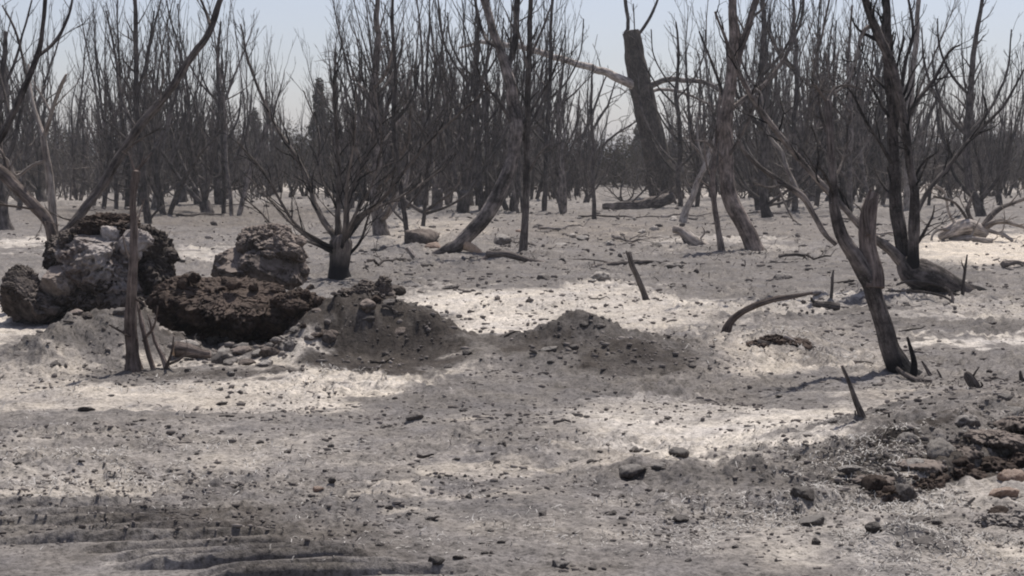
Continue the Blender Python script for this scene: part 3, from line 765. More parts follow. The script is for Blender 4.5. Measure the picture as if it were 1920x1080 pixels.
def scatter_straw(zones, seed):
    rng = random.Random(seed); mb = MB(); Vs = []; Fs = []
    for (cx, cy, rx, ry, n, ln) in zones:
        pts = []
        for _ in range(n):
            px, py = rng.gauss(cx, rx), rng.gauss(cy, ry)
            if py < 400 or py > 1120: continue
            pts.append(flat(px, py))
        P0 = np.array(pts); kp = fbm(P0[:, 0] * 2.6, P0[:, 1] * 2.6, 5.1, 3) > rng.uniform(-.1, .05); pts = [p for p, k_ in zip(pts, kp) if k_]; P0 = P0[kp]; Z = H(P0[:, 0], P0[:, 1])
        for (x, y), z in zip(pts, Z):
            L = ln * rng.uniform(.4, 1.3) * y / F; wd = y / F * rng.uniform(.5, 1.1)
            a = rng.uniform(0, 6.28); el_ = rng.uniform(-.05, .8)
            d = np.array([math.cos(a) * math.cos(el_), math.sin(a) * math.cos(el_), math.sin(el_)]); p = np.array([x, y, z + .002])
            side = np.array([-math.sin(a), math.cos(a), rng.uniform(-.5, .5)]) * wd
            b = len(Vs)
            for k in range(4):
                Vs.extend([p - side, p + side]); p = p + d * L / 3
                d = d + np.array([rng.gauss(0, .35), rng.gauss(0, .35), rng.gauss(-.25, .3)]); d /= np.linalg.norm(d)
                if p[2] < z: p[2] = z + .002
            for k in range(3): Fs.append([b + 2*k, b + 2*k + 1, b + 2*k + 3, b + 2*k + 2])
    mb.add(np.array(Vs), np.array(Fs)); return mb
straw = scatter_straw([(1720, 960, 130, 50, 4200, 15), (1480, 1010, 130, 45, 2600, 14), (1620, 880, 70, 22, 1100, 14), (1860, 1000, 90, 60, 1900, 15),
                       (140, 880, 130, 40, 1300, 15), (400, 860, 180, 40, 900, 13), (640, 715, 70, 14, 500, 12), (1000, 1000, 260, 50, 900, 14),
                       (1490, 660, 90, 16, 900, 12), (260, 735, 160, 20, 600, 11), (1120, 850, 200, 40, 500, 12)], 9)
lit = scatter_straw([(1700, 720, 90, 14, 400, 14), (640, 530, 80, 12, 250, 12), (860, 480, 120, 14, 400, 12), (980, 480, 40, 8, 120, 12), (1400, 478, 70, 10, 300, 12), (1180, 460, 200, 22, 700, 12), (1750, 560, 110, 16, 350, 13),
                     (960, 420, 700, 22, 1500, 11), (1100, 520, 300, 20, 400, 12), (300, 860, 300, 60, 700, 14), (1000, 930, 400, 90, 900, 14), (1400, 700, 260, 40, 400, 12), (200, 1000, 200, 40, 300, 14), (1650, 900, 160, 40, 500, 16), (300, 440, 300, 20, 400, 11)], 19)
tag(lit.build('twig_litter', B_DARK, smooth=False), 'litter of tiny burnt twigs lying on the ash', 'twig litter', kind='stuff')
tag(straw.build('burnt_grass', M_STRAW, smooth=False), 'pale curled ash of burnt grass and needles lying in drifts', 'burnt grass', kind='stuff')

# ------------------------------------------------------------------ trees near the camera, limb by limb
def limb(mb, pl, D, r, dd=0.0, sides=12, rough=.14, seed=0, step=.05, v0=0, crook=.35):
    """pl: (px, py[, extra depth]) ; r: widths in px at each point ; dd: how far it leans away (m) over its length"""
    n = len(pl); pts = []; rad = []
    for i, q in enumerate(pl):
        d = D + dd * (i / (n - 1)) + (q[2] if len(q) > 2 else 0)
        pts.append(P(q[0], q[1], d)); 
    if len(r) != n: r = list(np.interp(np.linspace(0, 1, n), np.linspace(0, 1, len(r)), r))
    rad = [a / 2 * D / F * .77 for a in r]
    p, rr = catmull(pts, rad, step)
    # natural crookedness
    L = np.linspace(0, 1, len(p))
    for k in range(3):
        p[:, k] += rr.mean() * crook * noise3(L * len(p) * step * 2.6 + seed, seed * 1.7 + 0 * L, k * 9.0 + 0 * L) * np.minimum(1, L * 8)
    tube(mb, p, rr, sides, rough, seed, v0)
    return p, rr
def tree(name, label, cat, base, m, trunk, limbs=(), twigs=None, group=None, D=None, seed=1, trunk_sides=18, rough=.16, extra=(), twig_mat=None, trunk_dd=0, crook=.35, limb_name='limb', stubs=None):
    """trunk: (polyline, widths); limbs: list of (polyline, widths, dd, [material]); twigs: dict for sprout"""
    g = G(*base) if base else None
    D = g.y if D is None else D
    org = Vector((g.x, D, float(H(g.x, D)))) if g is not None else P(trunk[0][0][0], trunk[0][0][1], D)
    root = empty(name, org, label, cat, group)
    rng = random.Random(seed); paths = []
    mb = MB(); pl = list(trunk[0]); p, rr = limb(mb, pl, D, trunk[1], trunk_dd, trunk_sides, rough, seed, .035, 0, crook)
    paths.append((p, rr, 1.0))
    t = mb.build('trunk', m, root, None); t.matrix_parent_inverse = Matrix.Translation(-org)
    for k, L in enumerate(limbs):
        b = MB(); mm = L[3] if len(L) > 3 and L[3] is not None else m
        p, rr = limb(b, L[0], D + (L[4] if len(L) > 4 else 0), L[1], L[2], 10, rough, seed + k + 3, .05)
        o = b.build(limb_name, mm, root); o.matrix_parent_inverse = Matrix.Translation(-org)
        paths.append((p, rr, L[5] if len(L) > 5 else 1.0))
    if twigs:
        b = MB()
        for i, (p, rr, dens) in enumerate(paths):
            if i == 0 and not twigs.get('on_trunk', False): continue
            Lp = np.linalg.norm(np.diff(p, axis=0), axis=1).sum()
            n = int(max(2, Lp * twigs.get('per_m', 6) * dens)) if dens > 0 else 0
            if n: sprout(b, p, rr, n, twigs.get('len', .5), rng, twigs.get('t0', .2), twigs.get('ang', .7), twigs.get('up', .1), twigs.get('level', 1), .45, twigs.get('rmin', .0035), 4, twigs.get('jit', .14))
        if b.n:
            o = b.build('twigs', twig_mat or m, root); o.matrix_parent_inverse = Matrix.Translation(-org)
    return root

# 1 the black footed shrub
tree('burnt_shrub', 'vase shaped burnt shrub with a short black foot and many limbs, beside the blocky boulder', 'shrub', (637, 522), B_SHRUB,
    ([(637, 530), (635, 505), (637, 480), (640, 456), (641, 446)], [56, 42, 44, 48, 30]),
    [([(638, 482), (628, 445), (616, 428), (590, 380), (565, 310), (515, 235), (470, 125), (450, 45)], [19, 17, 15, 12, 10, 7, 4], .8),
     ([(628, 466), (600, 452), (550, 415), (495, 325), (445, 265)], [11, 10, 8, 6, 4], -.5),
     ([(624, 470), (570, 440), (520, 390), (465, 330)], [8, 7, 5, 3], .7),
     ([(624, 474), (585, 456), (528, 440), (490, 400), (458, 372)], [8, 7, 5, 4, 3], -.9),
     ([(638, 482), (633, 440), (634, 380), (635, 300), (625, 175), (632, 100)], [15, 13, 11, 8, 4], .2),
     ([(638, 482), (640, 440), (628, 380), (600, 330), (598, 250), (570, 170)], [10, 9, 7, 5, 3], .9),
     ([(638, 482), (648, 440), (655, 370), (680, 310), (720, 220), (745, 150)], [15, 12, 10, 7, 4], .4),
     ([(638, 482), (648, 445), (662, 410), (700, 340), (715, 260), (700, 160)], [10, 9, 7, 5, 3], -.6),
     ([(638, 482), (652, 440), (675, 405), (720, 370), (765, 310), (820, 250), (915, 165)], [14, 12, 10, 9, 7, 4], -.4),
     ([(650, 450), (690, 400), (745, 372), (790, 345), (850, 300)], [9, 8, 6, 5, 3], .6),
     ([(652, 480), (676, 452), (690, 410), (700, 385)], [9, 7, 5, 3], -.1),
     ([(638, 482), (645, 436), (650, 350), (664, 260), (668, 170)], [9, 8, 6, 3], -.8)],
    dict(per_m=6.5, len=.75, up=.10, ang=.55, level=1, rmin=.004), seed=21, rough=.2)

# 2 burnt stem in front of the heap
tree('burnt_sapling', 'upright brown burnt stem with side stems, in front of the earth heap at the left', 'tree', (250, 690), B_REDPALE,
    ([(251, 700), (248, 660), (246, 600), (246, 540), (251, 470), (252, 420), (250, 370), (253, 318)], [44, 32, 28, 26, 21, 18, 16, 20]),
    [([(252, 330), (262, 314), (285, 285)], [12, 9, 3], .1), ([(254, 326), (246, 300), (240, 285)], [8, 6, 3], .05),
     ([(296, 712), (280, 668), (266, 610), (257, 566)], [13, 13, 12, 6], .12), ([(318, 706), (304, 668), (290, 640), (280, 600), (277, 590)], [20, 12, 8, 5, 3], .1),
     ([(257, 637), (232, 624), (205, 609)], [7, 6, 4], -.15), ([(268, 640), (290, 610), (296, 575)], [6, 5, 3], -.2), ([(306, 700), (322, 660), (326, 630)], [7, 5, 3], -.15), ([(250, 500), (236, 470), (230, 440)], [6, 5, 3], .1), ([(314, 684), (334, 676), (348, 664), (352, 650)], [7, 6, 4, 2], -.1),
     ([(250, 440), (262, 400), (272, 372)], [6, 4, 2], .2), ([(252, 560), (266, 566), (275, 576)], [6, 4, 3], -.1)],
    dict(per_m=3.5, len=.16, rmin=.003, level=0), seed=5, rough=.26, D=G(250, 694).y - .12)

# 3 slanting front tree
tree('burnt_tree', 'slanting charred tree with a forked broken stub, standing in the right front', 'tree', (1695, 702), B_CHARB,
    ([(1696, 712), (1688, 694), (1672, 655), (1656, 600), (1632, 536), (1604, 484), (1580, 440), (1566, 380), (1565, 340), (1557, 250), (1552, 188)], [92, 60, 47, 41, 38, 34, 28, 23, 21, 18, 14]),
    [([(1640, 540), (1632, 490), (1628, 440), (1631, 395), (1638, 366)], [46, 46, 46, 40, 30], .15, B_REDPALE, -.02, .1),
     ([(1628, 440), (1622, 396), (1632, 355)], [18, 14, 6], .05, B_REDPALE, -.02, .1),
     ([(1711, 708), (1714, 682), (1709, 655), (1703, 632)], [20, 16, 10, 6], 0, B_CHARB, -.25, 0),
     ([(1682, 690), (1700, 703), (1720, 714), (1748, 716)], [9, 14, 12, 6], -.2, B_MID, -.3, 0),
     ([(1752, 716), (1742, 700), (1728, 676)], [16, 10, 4], 0, B_MID, -.2, 0),
     ([(1768, 720), (1764, 706), (1757, 692)], [9, 6, 3], 0, B_MID, -.2, 0),
     ([(1556, 260), (1540, 215), (1536, 168), (1545, 150)], [9, 7, 6, 3], .3, B_MID), ([(1552, 190), (1566, 165), (1590, 160), (1618, 168)], [8, 6, 5, 3], .2, B_MID),
     ([(1553, 195), (1530, 162), (1526, 158)], [8, 6, 3], -.2, B_MID), ([(1566, 372), (1548, 330), (1530, 310)], [8, 6, 3], -.3, B_MID),
     ([(1564, 340), (1580, 300), (1588, 260), (1586, 200)], [7, 6, 5, 3], .4, B_MID)],
    dict(per_m=8, len=.32, rmin=.0028, level=1, jit=.3), seed=31, rough=.2, twig_mat=B_MID)

# 4 fallen based big burnt tree with several trunks
tree('burnt_tree', 'big charred tree rising in two trunks from a thick black fallen base at the right', 'tree', (1740, 545), B_CHARB,
    ([(1862, 556), (1815, 543), (1770, 530), (1730, 520), (1705, 506), (1690, 485)], [16, 44, 72, 88, 74, 46]),
    [([(1700, 505), (1692, 470), (1682, 400), (1676, 340), (1672, 250), (1668, 130), (1658, 0), (1650, -90)], [40, 36, 30, 27, 27, 25, 20, 16], .3, None, 0, .6),
     ([(1712, 505), (1712, 460), (1712, 350), (1702, 260), (1690, 200), (1668, 120), (1640, 55), (1622, 0), (1605, -80)], [36, 28, 20, 22, 24, 24, 24, 18, 14], -.1, None, -.12, .6),
     ([(1700, 500), (1670, 470), (1630, 440), (1580, 390), (1500, 300), (1420, 200), (1370, 100), (1340, 20)], [34, 24, 18, 15, 14, 12, 9, 5], -.8, B_MID, 0, .8),
     ([(1718, 400), (1740, 360), (1782, 308), (1822, 258), (1880, 200), (1925, 120)], [13, 12, 11, 10, 7, 4], .7, B_DARK, 0, 1),
     ([(1692, 240), (1712, 200), (1750, 150), (1780, 96), (1800, 84)], [12, 11, 9, 6, 4], .5, B_DARK),
     ([(1672, 306), (1650, 268), (1625, 230), (1600, 180), (1590, 165)], [10, 8, 7, 5, 3], -.4, B_DARK),
     ([(1650, 52), (1628, 50), (1614, 70), (1606, 110), (1590, 150), (1570, 170), (1545, 172)], [11, 11, 9, 8, 7, 4, 3], -.3, B_PALE, -.1),
     ([(1712, 470), (1730, 440), (1748, 405), (1752, 385)], [9, 8, 5, 3], -.2, B_DARK), ([(1690, 160), (1700, 110), (1712, 60), (1700, -20)], [10, 9, 8, 5], .4, B_DARK),
     ([(1680, 535), (1700, 528), (1740, 530), (1790, 545)], [4, 7, 8, 3], -.2, B_DARK, -.25, 0)],
    dict(per_m=7, len=.75, rmin=.004, level=1, jit=.2), seed=41, rough=.18)

# 5 curved leaning tree
tree('burnt_tree', 'tall curved leaning tree with a pale ashy foot, in the middle of the picture', 'tree', (840, 475), B_ASHY,
    ([(800, 482), (840, 468), (875, 447), (905, 412), (925, 382), (948, 335), (965, 285), (968, 220), (958, 165), (945, 120), (925, 55), (908, 5), (890, -60)], [10, 36, 36, 36, 34, 33, 31, 30, 29, 25, 20, 18, 14]),
    [([(948, 140), (960, 100), (968, 60), (970, 0), (975, -70)], [17, 16, 15, 14, 11], .5, None, 0, .8),
     ([(872, 462), (892, 470), (912, 486), (918, 494)], [26, 22, 13, 8], -.2, W_CUT, -.1, 0),
     ([(935, 90), (915, 78), (905, 60), (890, 0)], [9, 8, 7, 5], .6, B_DARK), ([(966, 250), (1000, 200), (1040, 130), (1060, 60)], [8, 7, 6, 3], 1.0, B_DARK),
     ([(966, 240), (935, 190), (905, 150), (880, 80)], [8, 7, 5, 3], -.8, B_DARK)],
    dict(per_m=4.5, len=.9, rmin=.005, level=1), seed=51, rough=.16, twig_mat=B_DARK)
# 6 straight thin tree right of it
tree('burnt_tree', 'straight slim tree standing just right of the curved leaning tree', 'tree', (980, 474), B_THICK2,
    ([(979, 480), (984, 430), (987, 350), (989, 240), (992, 100), (996, 0), (998, -90)], [22, 17, 16, 15, 13, 11, 8]),
    [([(988, 262), (960, 215), (950, 180)], [8, 6, 4], .4), ([(990, 240), (1010, 205), (1030, 150), (1040, 60)], [8, 7, 5, 3], .3), ([(987, 330), (1010, 290), (1030, 270)], [7, 5, 3], -.5),
     ([(991, 130), (975, 70), (960, 10)], [8, 6, 4], -.3), ([(992, 110), (1015, 60), (1040, -10)], [7, 6, 4], .5)],
    dict(per_m=2.6, len=1.0, rmin=.005, on_trunk=True, t0=.35, level=1), seed=61, twig_mat=B_THICK)
# 7 thick leaning trunk at the right of centre
tree('burnt_tree', 'thick brown burnt trunk leaning and forking, in front of the pale propped branch', 'tree', (1412, 470), B_RED,
    ([(1418, 476), (1408, 450), (1388, 410), (1370, 370), (1360, 320), (1362, 250), (1368, 160), (1374, 90), (1375, 0), (1376, -90)], [46, 40, 38, 36, 34, 32, 29, 25, 20, 16]),
    [([(1378, 130), (1390, 90), (1405, 40), (1420, -10), (1440, -70)], [20, 19, 18, 16, 12], .5, None, 0, .8),
     ([(1366, 210), (1400, 180), (1440, 150), (1480, 90), (1490, 20)], [12, 11, 10, 8, 5], .9, B_MID), ([(1362, 300), (1392, 250), (1420, 180)], [9, 7, 5], -.6, B_MID),
     ([(1364, 200), (1340, 130), (1310, 60)], [9, 7, 4], .6, B_DARK), ([(1360, 300), (1330, 270), (1300, 262)], [8, 6, 3], -.6, B_MID)],
    dict(per_m=5, len=.9, rmin=.005, level=1, jit=.2), seed=71, rough=.18, twig_mat=B_MID)
tree('burnt_tree', 'thin crooked stem standing left of the thick leaning trunk', 'tree', (1355, 472), B_RED,
    ([(1354, 476), (1347, 430), (1340, 380), (1337, 320), (1345, 250), (1350, 180)], [18, 14, 13, 12, 10, 6]),
    [([(1340, 350), (1325, 310), (1320, 270)], [6, 5, 3], .3), ([(1356, 472), (1366, 480), (1385, 490)], [8, 8, 6], -.3, B_PALE, -.05, 0)],
    dict(per_m=4, len=.6, rmin=.005, on_trunk=True, t0=.4), seed=72)
tree('leaning_branch', 'pale bare branch propped up beside the thick leaning trunk', 'branch', (1282, 418), B_PALE,
    ([(1279, 424), (1290, 385), (1305, 350), (1322, 310), (1340, 262), (1362, 225), (1385, 190)], [20, 16, 15, 13, 12, 9, 5]),
    [([(1322, 310), (1310, 270), (1306, 220)], [7, 5, 3], .5)], dict(per_m=2, len=.7, rmin=.005), seed=73)
# 8 the broken snag
D_SN = G(1243, 372).y
tree('broken_snag', 'thick brown dead trunk with a snapped top, leaning left above the thicket', 'snag', (1243, 372), B_SNAG,
    ([(1254, 386), (1243, 352), (1231, 295), (1217, 232), (1204, 172), (1192, 112), (1184, 60)], [92, 68, 61, 57, 54, 49, 42]),
    [([(1196, 165), (1172, 152), (1130, 133), (1070, 116), (1030, 102), (992, 92), (945, 82), (900, 80), (860, 90)], [24, 22, 18, 15, 14, 13, 11, 9, 5], -2.5, B_PALE, 0, .4),
     ([(1198, 172), (1240, 152), (1280, 150), (1318, 154), (1355, 174), (1372, 200)], [18, 14, 12, 11, 9, 5], -1.5, B_THICK2),
     ([(1203, 182), (1240, 168), (1290, 178), (1340, 200)], [9, 8, 7, 5], 1.5, B_PALE),
     ([(1172, 62), (1178, 50), (1172, 0), (1168, -60)], [8, 9, 9, 7], .4, B_DARK), ([(1190, 72), (1205, 55), (1225, 20), (1240, -20)], [8, 8, 7, 4], .6, B_DARK),
     ],
    dict(per_m=1.4, len=1.3, rmin=.009, level=1), seed=81, rough=.05, crook=.08)
tree('fallen_log', 'short thick log lying on the ground at the foot of the broken snag', 'log', (1200, 392), B_MID,
    ([(1130, 388), (1160, 386), (1200, 384), (1235, 378), (1264, 368)], [14, 26, 30, 30, 24]), [([(1200, 395), (1230, 370), (1255, 350)], [5, 4, 2], -.6), ([(1170, 392), (1205, 360), (1220, 340)], [5, 4, 2], -.4)], None, seed=82, rough=.4)
tree('fallen_log', 'pale fallen limb resting on stones left of the thick leaning trunk', 'log', (1300, 458), B_PALE,
    ([(1262, 430), (1285, 440), (1310, 456), (1334, 468)], [18, 26, 26, 18]), [([(1278, 440), (1284, 456), (1295, 468)], [6, 5, 3], -.2, B_DARK), ([(1310, 452), (1322, 436), (1316, 424)], [5, 4, 2], -.1)], None, seed=83, rough=.2)
tree('fallen_branch', 'long thin burnt branch lying from the root of the curved leaning tree to the right', 'branch', (990, 492), B_MID,
    ([(912, 476), (945, 476), (975, 484), (1010, 491), (1058, 498)], [18, 16, 15, 13, 8]), [([(920, 478), (906, 487), (900, 494)], [9, 9, 6], -.1, B_RED)], None, seed=84)
tree('fallen_branch', 'thin dark branch lying behind the charred leaning stake', 'branch', (1170, 498), B_MID,
    ([(1085, 500), (1130, 498), (1170, 494), (1215, 492), (1260, 497)], [6, 11, 13, 11, 5]), [([(1160, 495), (1110, 487), (1075, 486)], [4, 3, 2], .3)], None, seed=85)
tree('stake', 'short charred leaning stake sticking out of the ash right of centre', 'stake', (1211, 564), B_DARK,
    ([(1214, 568), (1205, 545), (1193, 518), (1184, 497), (1178, 474)], [19, 15, 13, 14, 11]), [([(1182, 484), (1176, 476), (1174, 470)], [6, 6, 3], 0, None, 0, 0)], None, seed=86, rough=.3)
tree('arching_branch', 'bare grey branch arching out of the ash to the right', 'branch', (1365, 628), B_REDPALE,
    ([(1360, 634), (1369, 608), (1388, 588), (1416, 573), (1448, 562), (1484, 555), (1522, 548)], [25, 18, 15, 14, 13, 11, 6]), [([(1440, 562), (1460, 556), (1490, 556)], [6, 6, 3], .05)], None, seed=87, rough=.2)
tree('log_stub', 'short fat log end lying in the ash with its dark end to the left', 'log', (1550, 582), B_MID,
    ([(1526, 568), (1536, 572), (1556, 574), (1576, 576)], [16, 20, 20, 14]), [([(1526, 567), (1522, 562), (1520, 558)], [9, 7, 3], 0, B_DARK, 0, 0)], None, seed=88, rough=.22)
tree('stick', 'thin upright stick right behind the short fat log end', 'stick', (1558, 563), B_DARK, ([(1557, 566), (1560, 540), (1561, 522), (1563, 506)], [8, 7, 7, 4]), [([(1558, 564), (1566, 562), (1574, 563)], [6, 5, 3], -.05)], None, seed=89)
tree('stick', 'thin stick lying flat on the grey flat behind the short fat log end', 'stick', (1575, 532), B_MID, ([(1546, 533), (1575, 530), (1601, 526)], [5, 6, 5]), (), None, seed=90)
tree('stick', 'thin upright twig at the tip of the black fallen base at the right', 'stick', (1805, 556), B_DARK, ([(1804, 560), (1806, 530), (1810, 500), (1813, 478)], [10, 7, 6, 3]), [([(1808, 505), (1804, 495), (1803, 488)], [4, 3, 2], 0)], None, seed=91)
tree('fallen_branch', 'thin crooked root lying on the ash below the black fallen base', 'branch', (1765, 570), B_MID, ([(1745, 582), (1765, 574), (1785, 566), (1782, 548), (1770, 538)], [4, 6, 9, 7, 5]), [([(1785, 566), (1770, 556), (1720, 546), (1660, 546)], [6, 6, 5, 3], .3)], None, seed=92)
tree('spike', 'tall thin charred spike leaning left on the pale ash patch', 'stake', (1619, 788), B_MID, ([(1621, 792), (1612, 768), (1600, 738), (1588, 708), (1577, 685)], [22, 16, 12, 9, 7]), [([(1608, 788), (1604, 778), (1604, 770)], [8, 5, 3], 0, None, 0, 0)], None, seed=93, rough=.16)
tree('stick', 'tiny upright peg right of the tall thin charred spike', 'stick', (1667, 786), B_DARK, ([(1667, 788), (1667, 782), (1666, 774)], [6, 6, 4]), (), None, seed=94)
tree('stick', 'tiny slanted peg farthest right of the charred spike', 'stick', (1679, 794), B_DARK, ([(1680, 797), (1678, 791), (1676, 786)], [8, 7, 4]), (), None, seed=95)
tree('small_stump', 'small burnt stump with two twigs right of the slanting front tree', 'stump', (1824, 730), B_MID,
    ([(1829, 733), (1824, 720), (1816, 706), (1812, 700)], [20, 26, 20, 8]), [([(1822, 710), (1828, 698), (1836, 688)], [7, 5, 3], 0, B_DARK, 0, 0), ([(1836, 728), (1842, 722), (1838, 716)], [6, 5, 3], 0, B_DARK, 0, 0)], None, seed=96, rough=.3)
tree('small_stump', 'dark pointed stump cut by the right edge of the picture', 'stump', (1917, 715), B_DARK, ([(1918, 718), (1914, 705), (1913, 695)], [14, 10, 4]), [([(1922, 716), (1926, 700), (1925, 690)], [10, 7, 3], 0)], None, seed=97, rough=.3)
tree('pale_stub', 'short pale stub of wood beside the largest low boulder', 'stub', (777, 487), B_PALE, ([(783, 490), (775, 478), (764, 462)], [18, 15, 11]), [([(780, 485), (790, 484), (796, 486)], [8, 6, 3], 0)], None, seed=98, rough=.2)
tree('log_end', 'sawn log end with an orange beige cut face in the rubble under the peat slab', 'log', (352, 676), B_RED,
    ([(395, 664), (375, 664), (352, 657), (330, 655)], [16, 26, 36, 40]), [([(331, 655), (329, 655), (327, 655)], [34, 34, 30], -.01, W_CUT, -.01, 0)], None, seed=99, rough=.12)
tree('log_piece', 'pale log piece inside the burnt out hollow right of the arching branch', 'log', (1490, 652), B_PALE, ([(1470, 630), (1490, 640), (1510, 652)], [9, 10, 7]), [([(1420, 642), (1450, 650), (1505, 656)], [18, 24, 10], -.02, B_DARK, -.02, 0)], None, seed=100, rough=.3)
tree('stick', 'pale stick lying aslant in the litter under the bank', 'stick', (1810, 950), B_PALE, ([(1796, 962), (1812, 948), (1828, 934)], [10, 10, 6]), (), None, seed=102)
# small loose sticks on the ground
for n in range(34):
    px, py = R.uniform(600, 1880), R.choice([R.uniform(400, 480), R.uniform(480, 600), R.uniform(600, 900)])
    sc = (py - 300) / 200; g = G(px, py); L = R.uniform(.15, .5) * (1.6 if py < 480 else .6); a = R.uniform(-.6, .6)
    q, qr = wander((0, 0, 0), (math.cos(a), math.sin(a), 0), L, R.uniform(.008, .02), .005, R, 6, 0, .12)
    q = q + np.array(g); q[:, 2] = H(q[:, 0], q[:, 1]) + .012
    b = MB(); tube(b, q, qr, 7, .25, n)
    where = 'among the stones in front of the thicket' if py < 480 else 'on the grey and pale flat' if py < 600 else 'on the foreground ash'
    o = b.build('stick', R.choice([B_MID, B_DARK, B_PALE]), origin=q[0])
    mt = {'burnt_bark': 'grey brown', 'charred_bark': 'black', 'bleached_wood': 'pale'}[o.data.materials[0].name]
    tag(o, f'loose {mt} stick lying {where}', 'stick', f'loose {mt} sticks lying {where}')

# broken limbs lying under the trees in the middle distance
FB = [(1085, 1240, 408, 'leading to the short thick log', B_MID), (1010, 1090, 436, 'between the slim tree and the snag log', B_PALE), (1380, 1470, 398, 'behind the thick leaning trunk', B_MID),
      (1460, 1560, 488, 'left of the slanting front tree', B_MID), (1560, 1650, 414, 'behind the pale broken stub', B_PALE), (690, 760, 498, 'right of the black footed shrub', B_MID), (1240, 1330, 404, 'at the right of the snag foot', B_PALE),
      (1150, 1215, 452, 'on the stones left of the pale fallen limb', B_PALE), (330, 420, 408, 'left of the stout trunk with low boughs', B_MID), (1640, 1720, 442, 'left of the two trunked tree', B_PALE), (1880, 1960, 500, 'on cream ash at the right edge', B_MID)]
for n, (xa, xb, yy, lab, mm) in enumerate(FB):
    g1, g2 = G(xa, yy + R.uniform(-4, 4)), G(xb, yy + R.uniform(-8, 8)); d = np.array(g2) - np.array(g1); L = np.linalg.norm(d)
    q, qr = wander(g1, d, L, .035 * R.uniform(.7, 1.4), .012, R, 9, 0, .07); q[:, 2] = H(q[:, 0], q[:, 1]) + .03 + .05 * np.abs(np.sin(np.linspace(0, 5, len(q)) + n))
    tone = {'burnt_bark': 'grey brown', 'bleached_wood': 'pale'}[mm.name]
    rt = empty('fallen_branch', q[0], f'broken {tone} limb lying {lab}', 'branch')
    b = MB(); tube(b, q, qr, 9, .3, n); o = b.build('limb', mm, rt); o.matrix_parent_inverse = Matrix.Translation(-Vector(q[0]))
    b = MB(); sprout(b, q, qr, 6, .5, R, .2, .8, .02, 1, .5, .006, 4, .2); o = b.build('twigs', mm, rt); o.matrix_parent_inverse = Matrix.Translation(-Vector(q[0]))

# left edge group
tree('burnt_tree', 'dark brown trunk leaning out at the left edge, rising from the root ball', 'tree', (105, 480), B_RED,
    ([(98, 490), (100, 455), (92, 415), (66, 385), (30, 350), (0, 322), (-60, 285)], [26, 26, 26, 27, 28, 30, 30]),
    [([(75, 392), (50, 390), (20, 386), (-10, 382)], [9, 7, 6, 5], -.3, B_RED), ([(72, 396), (80, 408), (86, 420)], [7, 6, 3], -.1), ([(20, 345), (10, 300), (-6, 270)], [10, 8, 6], .3)], dict(per_m=2, len=.5, rmin=.004), D=16.4, seed=110)
tree('pale_dead_tree', 'pale forked dead tree at the far left with bare grey pink wood', 'tree', (108, 470), B_PALE,
    ([(110, 480), (102, 435), (96, 370), (90, 311), (82, 253)], [24, 21, 20, 18, 15]),
    [([(82, 256), (68, 213), (56, 164), (52, 120)], [12, 10, 8, 5], .4), ([(84, 254), (96, 213), (112, 165), (124, 140)], [12, 10, 8, 4], -.3), ([(96, 213), (72, 170), (60, 150)], [7, 5, 3], .1),
     ([(88, 300), (60, 310), (30, 330), (15, 300), (0, 290)], [8, 8, 8, 6, 4], -.2)], dict(per_m=3, len=.5, rmin=.0045), D=17.0, seed=111)
tree('dead_tree', 'long straight burnt stem slanting up to the right from the heap at the left', 'tree', (120, 440), B_MID,
    ([(118, 455), (133, 427), (160, 388), (191, 347), (240, 267), (311, 178), (378, 84), (400, 35), (418, -10), (440, -70)], [26, 26, 24, 23, 22, 20, 18, 15, 13, 9]),
    [([(393, 45), (388, 25), (372, -10)], [8, 7, 5], .2), ([(150, 405), (128, 428), (112, 440)], [16, 17, 16], -.1), ([(300, 190), (306, 130), (300, 60)], [6, 5, 3], .5), ([(230, 285), (262, 262), (300, 240)], [6, 5, 3], -.4)],
    dict(per_m=.8, len=.5, rmin=.004), D=16.8, seed=112, rough=.14, trunk_dd=.8)
tree('burnt_tree', 'dark forked limb sweeping up at the top left corner', 'tree', None, B_DARK,
    ([(-60, 330), (0, 258), (40, 178), (71, 102), (80, 50), (84, -10), (86, -60)], [20, 17, 15, 13, 10, 9, 7]),
    [([(70, 106), (92, 90), (111, 67), (130, 25), (138, -20)], [9, 9, 8, 7, 5], .4), ([(20, 220), (5, 160), (-10, 100)], [7, 6, 4], .4), ([(52, 150), (30, 60), (5, 10)], [7, 6, 4], .6),
     ([(-60, 330), (-90, 400), (-110, 490)], [20, 26, 34], 0, None, 0, 0)], dict(per_m=2, len=.6, rmin=.004), D=15.5, seed=113)
tree('burnt_tree', 'short dark trunk at the left edge behind the heap', 'tree', (10, 432), B_DARK,
    ([(13, 440), (6, 400), (0, 355), (-6, 290), (0, 200), (12, 60)], [40, 26, 22, 18, 15, 9]), [([(0, 330), (30, 250), (50, 150)], [9, 8, 5], .5), ([(-4, 280), (-30, 200), (-20, 80)], [9, 7, 4], .5), ([(2, 180), (30, 110), (60, 0)], [8, 7, 4], .5)], dict(per_m=3, len=1.1, rmin=.007, on_trunk=True, t0=.3), seed=114)
